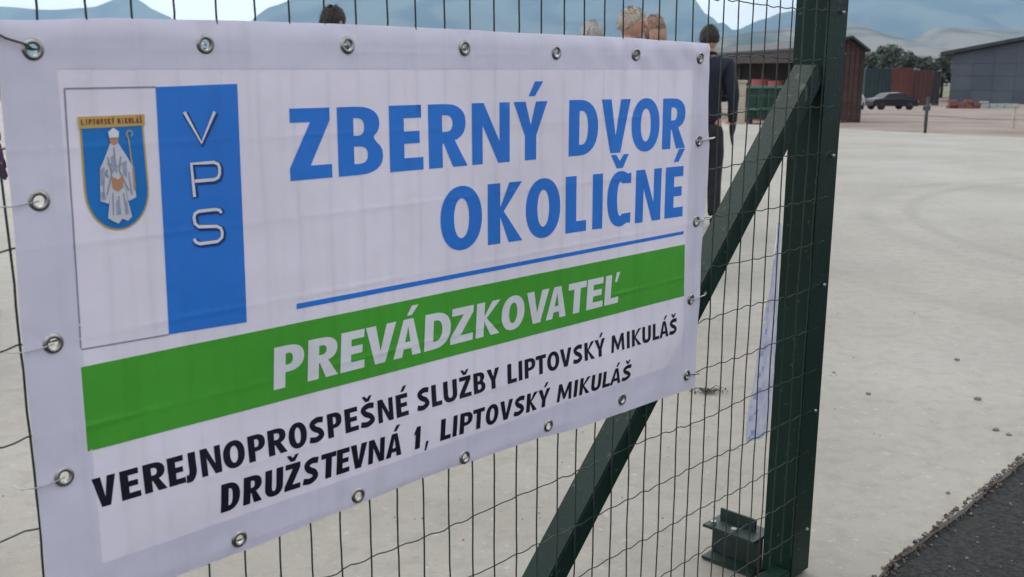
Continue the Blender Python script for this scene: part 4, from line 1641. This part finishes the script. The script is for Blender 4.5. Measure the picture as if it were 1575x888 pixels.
def word(text, boxes, row, s, b, shear=0.0):
    """row(u) -> (top v, bottom v); boxes = left/right of every letter in cell units"""
    res = []
    for ch, (x0, x1) in zip(text, boxes):
        base, acc = ACC.get(ch, (ch, None))
        um = (x0 + x1) / 2
        t_, b_ = row(um)
        H_ = t_ - b_
        W_ = (x1 - x0) / H_
        gl = glyph(base, W_, s, b)
        if base in 'BDPRKELNUMI' and shear:
            pass
        sets = [gl] + ([accent(acc, W_, s)] if acc else [])
        for st in [[lp for st_ in sets for lp in st_]]:
            loops = []
            for lp in st:
                q = []
                for (x, y) in lp:
                    u = x0 + x * H_ + shear * (y - .5) * H_
                    tt, bb = row(u)
                    q.append((u, bb + y * (tt - bb)))
                loops.append(q)
            res.append(loops)
    return res


def pairs(lst):
    return [(lst[i], lst[i + 1]) for i in range(0, len(lst), 2)]


def lin(u0_, t0, b0, u1_, t1, b1):
    return lambda u: (t0 + (t1 - t0) * (u - u0_) / (u1_ - u0_), b0 + (b1 - b0) * (u - u0_) / (u1_ - u0_))


big = word('ZBERNÝ', pairs([5.78, 7.05, 7.25, 8.72, 8.95, 10.13, 10.33, 11.80, 11.99, 13.55, 13.72, 15.22]), lin(5.8, -1.05, -2.82, 15, -1.07, -2.84), .288, .195)
big += word('DVOR', pairs([16.26, 17.72, 17.88, 19.42, 19.50, 21.10, 21.28, 22.72]), lin(16.2, -1.06, -2.84, 22.6, -1.13, -2.91), .288, .195)
flat_print('lettering', big, V_blue, 1, banner, 'large blue lettering reading ZBERNÝ DVOR')
ok = word('OKOLIČNÉ', pairs([10.72, 12.38, 12.62, 14.12, 14.27, 15.88, 16.14, 17.18, 17.50, 18.02, 18.26, 19.55, 19.82, 21.32, 21.58, 22.72]), lin(10.7, -3.42, -5.25, 22.7, -3.57, -5.43), .288, .195)
flat_print('lettering', ok, V_blue, 1, banner, 'large blue lettering reading OKOLIČNÉ')
flat_print('printed_line', [[[(5.79, -5.95), (22.83, -6.0), (22.83, -6.12), (5.79, -6.09)]]], V_blue, 1, banner, 'thin blue rule under the large lettering')
flat_print('printed_band', [[[(.23, -6.44), (11.5, -6.46), (22.95, -6.52), (23.05, -8.52), (11.5, -8.44), (.21, -8.38)]]], V_green, 1, banner, 'bright green band across the banner', res=.3)
pv = word('PREVÁDZKOVATEĽ', pairs([5.03, 5.94, 6.06, 7.02, 7.10, 7.90, 7.92, 8.98, 8.92, 9.94, 10.06, 11.08, 11.08, 12.00, 12.12, 13.14, 13.20, 14.24, 14.32, 15.36, 15.28, 16.26, 16.32, 17.24, 17.30, 18.16, 18.26, 19.02]),
          lin(5, -6.97, -8.07, 18.4, -7.06, -8.10), .315, .21, .07)
flat_print('lettering', pv, V_wprint, 2, banner, 'white lettering reading PREVÁDZKOVATEĽ on the green band', res=.15)
rv = lin(.5, -9.05, -9.76, 22.5, -9.29, -9.89)
vr = word('VEREJNOPROSPEŠNÉ', pairs([.24, .78, .87, 1.33, 1.42, 1.97, 2.02, 2.44, 2.46, 2.74, 2.86, 3.40, 3.46, 4.06, 4.16, 4.66, 4.74, 5.30, 5.36, 5.92, 6.0, 6.48, 6.58, 7.05, 7.15, 7.60, 7.68, 8.18, 8.28, 8.82, 8.93, 9.38]), rv, .275, .20, -.02)
vr += word('SLUŽBY', pairs([9.72, 10.20, 10.28, 10.68, 10.75, 11.30, 11.38, 11.88, 11.98, 12.48, 12.55, 13.10]), rv, .275, .20, -.02)
vr += word('LIPTOVSKÝ', pairs([13.46, 13.88, 13.97, 14.14, 14.25, 14.76, 14.78, 15.27, 15.33, 15.92, 15.96, 16.54, 16.62, 17.10, 17.20, 17.74, 17.74, 18.30]), rv, .275, .20, 0)
vr += word('MIKULÁŠ', pairs([18.63, 19.38, 19.52, 19.69, 19.82, 20.38, 20.44, 20.96, 21.08, 21.48, 21.50, 22.07, 22.13, 22.62]), rv, .275, .20, .03)
flat_print('lettering', vr, V_black, 1, banner, 'black lettering reading VEREJNOPROSPEŠNÉ SLUŽBY LIPTOVSKÝ MIKULÁŠ', res=.15)
rd = lin(3.3, -10.11, -10.86, 19.8, -10.50, -11.08)
dr_ = word('DRUŽSTEVNÁ', pairs([3.32, 3.85, 3.95, 4.50, 4.58, 5.12, 5.17, 5.66, 5.75, 6.24, 6.31, 6.80, 6.82, 7.26, 7.28, 7.84, 7.90, 8.46, 8.52, 9.10]), rd, .28, .20, .06)
dr_ += word('1,', pairs([9.56, 9.80, 9.98, 10.14]), rd, .28, .20, .06)
dr_ += word('LIPTOVSKÝ', pairs([10.60, 11.02, 11.10, 11.27, 11.38, 11.90, 11.92, 12.42, 12.48, 13.04, 13.10, 13.68, 13.76, 14.24, 14.33, 14.86, 14.88, 15.46]), rd, .28, .20, .06)
dr_ += word('MIKULÁŠ', pairs([15.84, 16.57, 16.68, 16.85, 16.97, 17.52, 17.58, 18.10, 18.20, 18.62, 18.62, 19.22, 19.30, 19.82]), rd, .28, .20, .06)
flat_print('lettering', dr_, V_black, 1, banner, 'black lettering reading DRUŽSTEVNÁ 1, LIPTOVSKÝ MIKULÁŠ', res=.15)

# --- crest panel at the left
flat_print('printed_panel', [[[(2.41, -.49), (4.44, -.44), (4.34, -6.17), (2.31, -6.10)]]], V_blue, 1, banner, 'upright blue stripe of the crest panel', res=.3)
fr = []
for a_, b_ in (((.42, -.50), (2.42, -.49)), ((.42, -.50), (.27, -6.05)), ((.27, -6.05), (2.31, -6.10))):
    d = Vector((b_[0] - a_[0], b_[1] - a_[1])).normalized()
    n_ = Vector((-d.y, d.x)) * .018
    fr.append([[(a_[0] + n_.x, a_[1] + n_.y), (b_[0] + n_.x, b_[1] + n_.y), (b_[0] - n_.x, b_[1] - n_.y), (a_[0] - n_.x, a_[1] - n_.y)]])
flat_print('printed_frame', fr, V_line, 1, banner, 'thin grey frame line of the crest panel')


def vps(layer, th, dx, dy):
    r_ = []
    f = lambda pts: [(x + dx, y + dy) for x, y in pts]
    r_.append([stroke(f([(3.04, -1.05), (3.42, -1.76), (3.80, -1.06)]), th)])
    # P as an outline bent square with a round corner
    r_.append([stroke(f([(3.16, -2.98), (3.13, -2.22), (3.70, -2.22), (3.81, -2.27), (3.84, -2.36), (3.83, -2.50), (3.79, -2.58), (3.69, -2.62), (3.19, -2.62)]), th)])
    r_.append([stroke(f([(3.82, -3.42), (3.78, -3.35), (3.68, -3.32), (3.24, -3.32), (3.14, -3.37), (3.11, -3.46), (3.13, -3.60), (3.22, -3.68), (3.68, -3.72), (3.78, -3.78), (3.81, -3.88), (3.79, -4.00), (3.68, -4.08), (3.22, -4.08), (3.12, -4.03), (3.08, -3.95)]), th)])
    return r_


flat_print('lettering', vps(2, .15, .035, -.03), V_dkb, 2, banner, 'dark blue shadow behind the thin letters V P S', res=.3)
flat_print('lettering', vps(3, .075, 0, 0), V_wprint, 3, banner, 'thin white letters V P S one below the other', res=.3)

# shield with standing bishop
def shield(k):
    return [(.70 - k, -1.28 + k), (2.02 + k, -1.26 + k), (2.04 + k, -2.55)] + [(1.36 + (.68 + k) * math.cos(R(a_)), -2.68 - (.83 + k) * math.sin(R(a_))) for a_ in range(0, 181, 12)] + [(.68 - k, -2.55)]


flat_print('crest', [[shield(.045)]], V_gold, 1, banner, 'thin gold border of the crest')
flat_print('crest', [[shield(0)]], vinyl('shield_blue', (0.012, 0.19, 0.58), .05), 2, banner, 'blue shield of the crest')
flat_print('crest', [[[(.63, -1.08), (2.10, -1.07), (2.09, -1.31), (.64, -1.33)]]], V_gold, 3, banner, 'gold ribbon above the crest')
tiny_s = 'LIPTOVSKÝMIKULÁŠ'
tiny = word(tiny_s, [((.022 if tiny_s[i] == 'I' else 0) + .69 + i * .082 + (.05 if i > 8 else 0), .69 + i * .082 + .064 - (.022 if tiny_s[i] == 'I' else 0) + (.05 if i > 8 else 0)) for i in range(16)], lambda u: (-1.135, -1.25), .24, .17)
flat_print('lettering', tiny, V_redp, 4, banner, 'tiny red lettering on the gold ribbon', res=.3)
cx = 1.36
fig = [
    [[(cx - .13, -2.52), (cx + .14, -2.52), (cx + .27, -3.28), (cx + .16, -3.36), (cx + .05, -3.30), (cx - .05, -3.40), (cx - .18, -3.32), (cx - .27, -3.26)]],          # alb
    [[(cx - .09, -1.66), (cx + .09, -1.66), (cx + .28, -2.0), (cx + .38, -2.2), (cx + .40, -2.86), (cx + .22, -2.93), (cx + .16, -2.60), (cx - .14, -2.62), (cx - .22, -2.95), (cx - .40, -2.88), (cx - .36, -2.2), (cx - .24, -1.98)]],   # cope
]
V_robe = vinyl('robe_print', (0.66, 0.66, 0.72), .05)
flat_print('crest', fig, V_robe, 4, banner, 'white robes of the standing bishop', res=.3)
flat_print('crest', [[[(cx + .1 * math.cos(R(a_)), -1.58 + .115 * math.sin(R(a_))) for a_ in range(0, 360, 24)]],
                     [[(cx - .13, -2.36), (cx + .02, -2.44), (cx + .14, -2.36), (cx + .12, -2.62), (cx, -2.70), (cx - .12, -2.62)]],
                     [[(cx + .36, -2.2), (cx + .40, -2.2), (cx + .40, -2.7), (cx + .36, -2.7)]]], V_skin, 5, banner, 'face and hands of the bishop', res=.3)
flat_print('crest', [[[(cx - .10, -1.54), (cx - .12, -1.42), (cx, -1.33), (cx + .12, -1.42), (cx + .10, -1.54)]]], V_wprint, 6, banner, 'mitre of the bishop', res=.3)
flat_print('crest', [[stroke([(cx + .40, -2.62), (cx + .36, -2.1), (cx + .33, -1.58)], .028)],
                     [stroke([(cx + .33, -1.57), (cx + .29, -1.49), (cx + .33, -1.41), (cx + .40, -1.41), (cx + .43, -1.48), (cx + .39, -1.54)], .028)]], V_gold, 4, banner, 'crozier held by the bishop', res=.3)
flat_print('crest', [[stroke([(cx - .17, -1.95), (cx - .11, -2.3), (cx - .25, -2.75)], .03)], [stroke([(cx + .12, -1.95), (cx + .06, -2.25), (cx + .24, -2.7)], .03)],
                     [stroke([(cx - .2, -2.22), (cx - .24, -2.3), (cx - .19, -2.38)], .05)], [stroke([(cx + .0, -2.8), (cx + .01, -3.2)], .025)], [stroke([(cx - .12, -2.72), (cx - .15, -3.2)], .022)], [stroke([(cx + .12, -2.74), (cx + .14, -3.22)], .022)], [stroke([(cx - .29, -2.35), (cx - .33, -2.8)], .025)], [stroke([(cx + .27, -2.3), (cx + .3, -2.8)], .025)], [stroke([(cx - .02, -1.75), (cx + .0, -2.3)], .022)], [stroke([(cx - .2, -2.08), (cx + .02, -2.16), (cx + .22, -2.06)], .02)]], V_line, 5, banner, 'folds of the bishop robes', res=.3)

V_shade = vinyl('robe_shade_print', (0.36, 0.38, 0.50), .05)
flat_print('crest', [[[(cx - .36, -2.2), (cx - .26, -2.15), (cx - .28, -2.5), (cx - .37, -2.55)]], [[(cx + .14, -2.1), (cx + .24, -2.05), (cx + .22, -2.42), (cx + .15, -2.35)]],
                     [[(cx - .1, -1.95), (cx - .03, -1.9), (cx - .04, -2.25), (cx - .1, -2.3)]], [[(cx - .06, -2.9), (cx + .02, -2.85), (cx - .0, -3.2), (cx - .07, -3.2)]],
                     [[(cx + .12, -2.95), (cx + .18, -2.9), (cx + .2, -3.2), (cx + .13, -3.22)]], [[(cx - .38, -2.7), (cx - .30, -2.66), (cx - .28, -2.85), (cx - .37, -2.85)]]], V_shade, 5, banner, 'grey shading of the bishop robes', res=.3)

# ------------------------------------------------------------------ hanging plastic strip beside the post
M_foil = mat('lilac_plastic', (0.62, 0.62, 0.80), (0.78, 0.76, 0.84), scale=25, rough=.4, bump=.3, bscale=60)
M_foil2 = mat('lilac_print', (0.38, 0.36, 0.60), (0.55, 0.53, 0.74), scale=60, rough=.4)
strip = empty('plastic_strip', (0, 0, 0), 'narrow pale lilac plastic strip hanging behind the mesh beside the post', 'strip')
strip.matrix_world = GM
m = MB()
rows = 40
lefts = [(-6.9, 30.3), (-8.9, 30.05), (-10.5, 29.75), (-12.5, 29.35), (-15.7, 28.75)]
lfs = [(-v_, u_) for v_, u_ in lefts]
cols = 8
for j in range(rows + 1):
    v = -6.6 - 9.55 * j / rows
    ul = itp(lfs, -v) + .0
    ur = 31.3
    for i in range(cols + 1):
        f = i / cols
        u = ul + (ur - ul) * f
        vv = v - .3 * f * (j / rows)
        m.v.append(tuple(L3(u, vv, -.30 - .30 * f + .06 * math.sin(f * 9 + v * .6) + .04 * noise.noise(Vector((u, v, 0))))))
for j in range(rows):
    for i in range(cols):
        m.f.append((j * (cols + 1) + i, j * (cols + 1) + i + 1, (j + 1) * (cols + 1) + i + 1, (j + 1) * (cols + 1) + i))
        m.mi.append(1 if (i in (1, 2) and (j * 7 + i * 3) % 4 < 1 and j > 10) else 0)
        m.sm.append(True)
m.build('film', [M_foil, M_foil2], strip)

# dead twig caught on the ground behind the mesh
M_twig = mat('dry_twig', (0.05, 0.045, 0.035), (0.12, 0.11, 0.09), scale=30, rough=1)
m = MB()
rg = random.Random(8)
base = Vector((px(1088, 1), 0, 0))
b_ = -(603 - 444) / 1556.7
dv = Vector(((1088 - 787.5) / 1556.7, math.cos(PITCH) + b_ * math.sin(PITCH), -math.sin(PITCH) + b_ * math.cos(PITCH)))
tp = dv * (-HC / dv.z)
for i in range(16):
    a_ = rg.choice((0, PI)) + rg.gauss(0, .35)
    l_ = rg.uniform(.03, .085)
    s_ = Vector((rg.gauss(0, .015), rg.gauss(0, .012), .004))
    m.tube([s_, s_ + Vector((math.cos(a_) * l_ * .5, math.sin(a_) * l_ * .5, rg.uniform(.003, .02))), s_ + Vector((math.cos(a_) * l_, math.sin(a_) * l_ + rg.gauss(0, .01), rg.uniform(0, .018)))], [.0022, .0018, .001], 5)
for i in range(26):
    p_ = Vector((rg.gauss(0, .04), rg.gauss(0, .02), .006))
    rot = Matrix.Rotation(rg.uniform(0, 6), 3, (rg.random(), rg.random(), 1))
    m.box(p_, (.014, .007, .001), rot)
o = m.build('twig', M_twig)
o.location = (tp.x, tp.y, 0.002)
tag(o, 'dry dark twig with withered leaves on the concrete just right of the banner corner', 'twig')
# ------------------------------------------------------------------ haze between the yard and the mountains
hz = MB().box((0, 4400, 544), (28000, 12000, 1112)).build('haze', [])
hz.data.materials.clear()
mh = bpy.data.materials.new('haze_air')
mh.use_nodes = True
t = mh.node_tree
t.nodes.clear()
ho = t.nodes.new('ShaderNodeOutputMaterial')
hv = t.nodes.new('ShaderNodeVolumePrincipled')
hv.inputs['Color'].default_value = (0.45, 0.68, 0.93, 1)
hv.inputs['Density'].default_value = 0.00012
hv.inputs['Anisotropy'].default_value = 0.2
t.links.new(hv.outputs[0], ho.inputs['Volume'])
hz.data.materials.append(mh)
hz['kind'] = 'stuff'
hz['label'] = 'pale blue haze in front of the mountains'
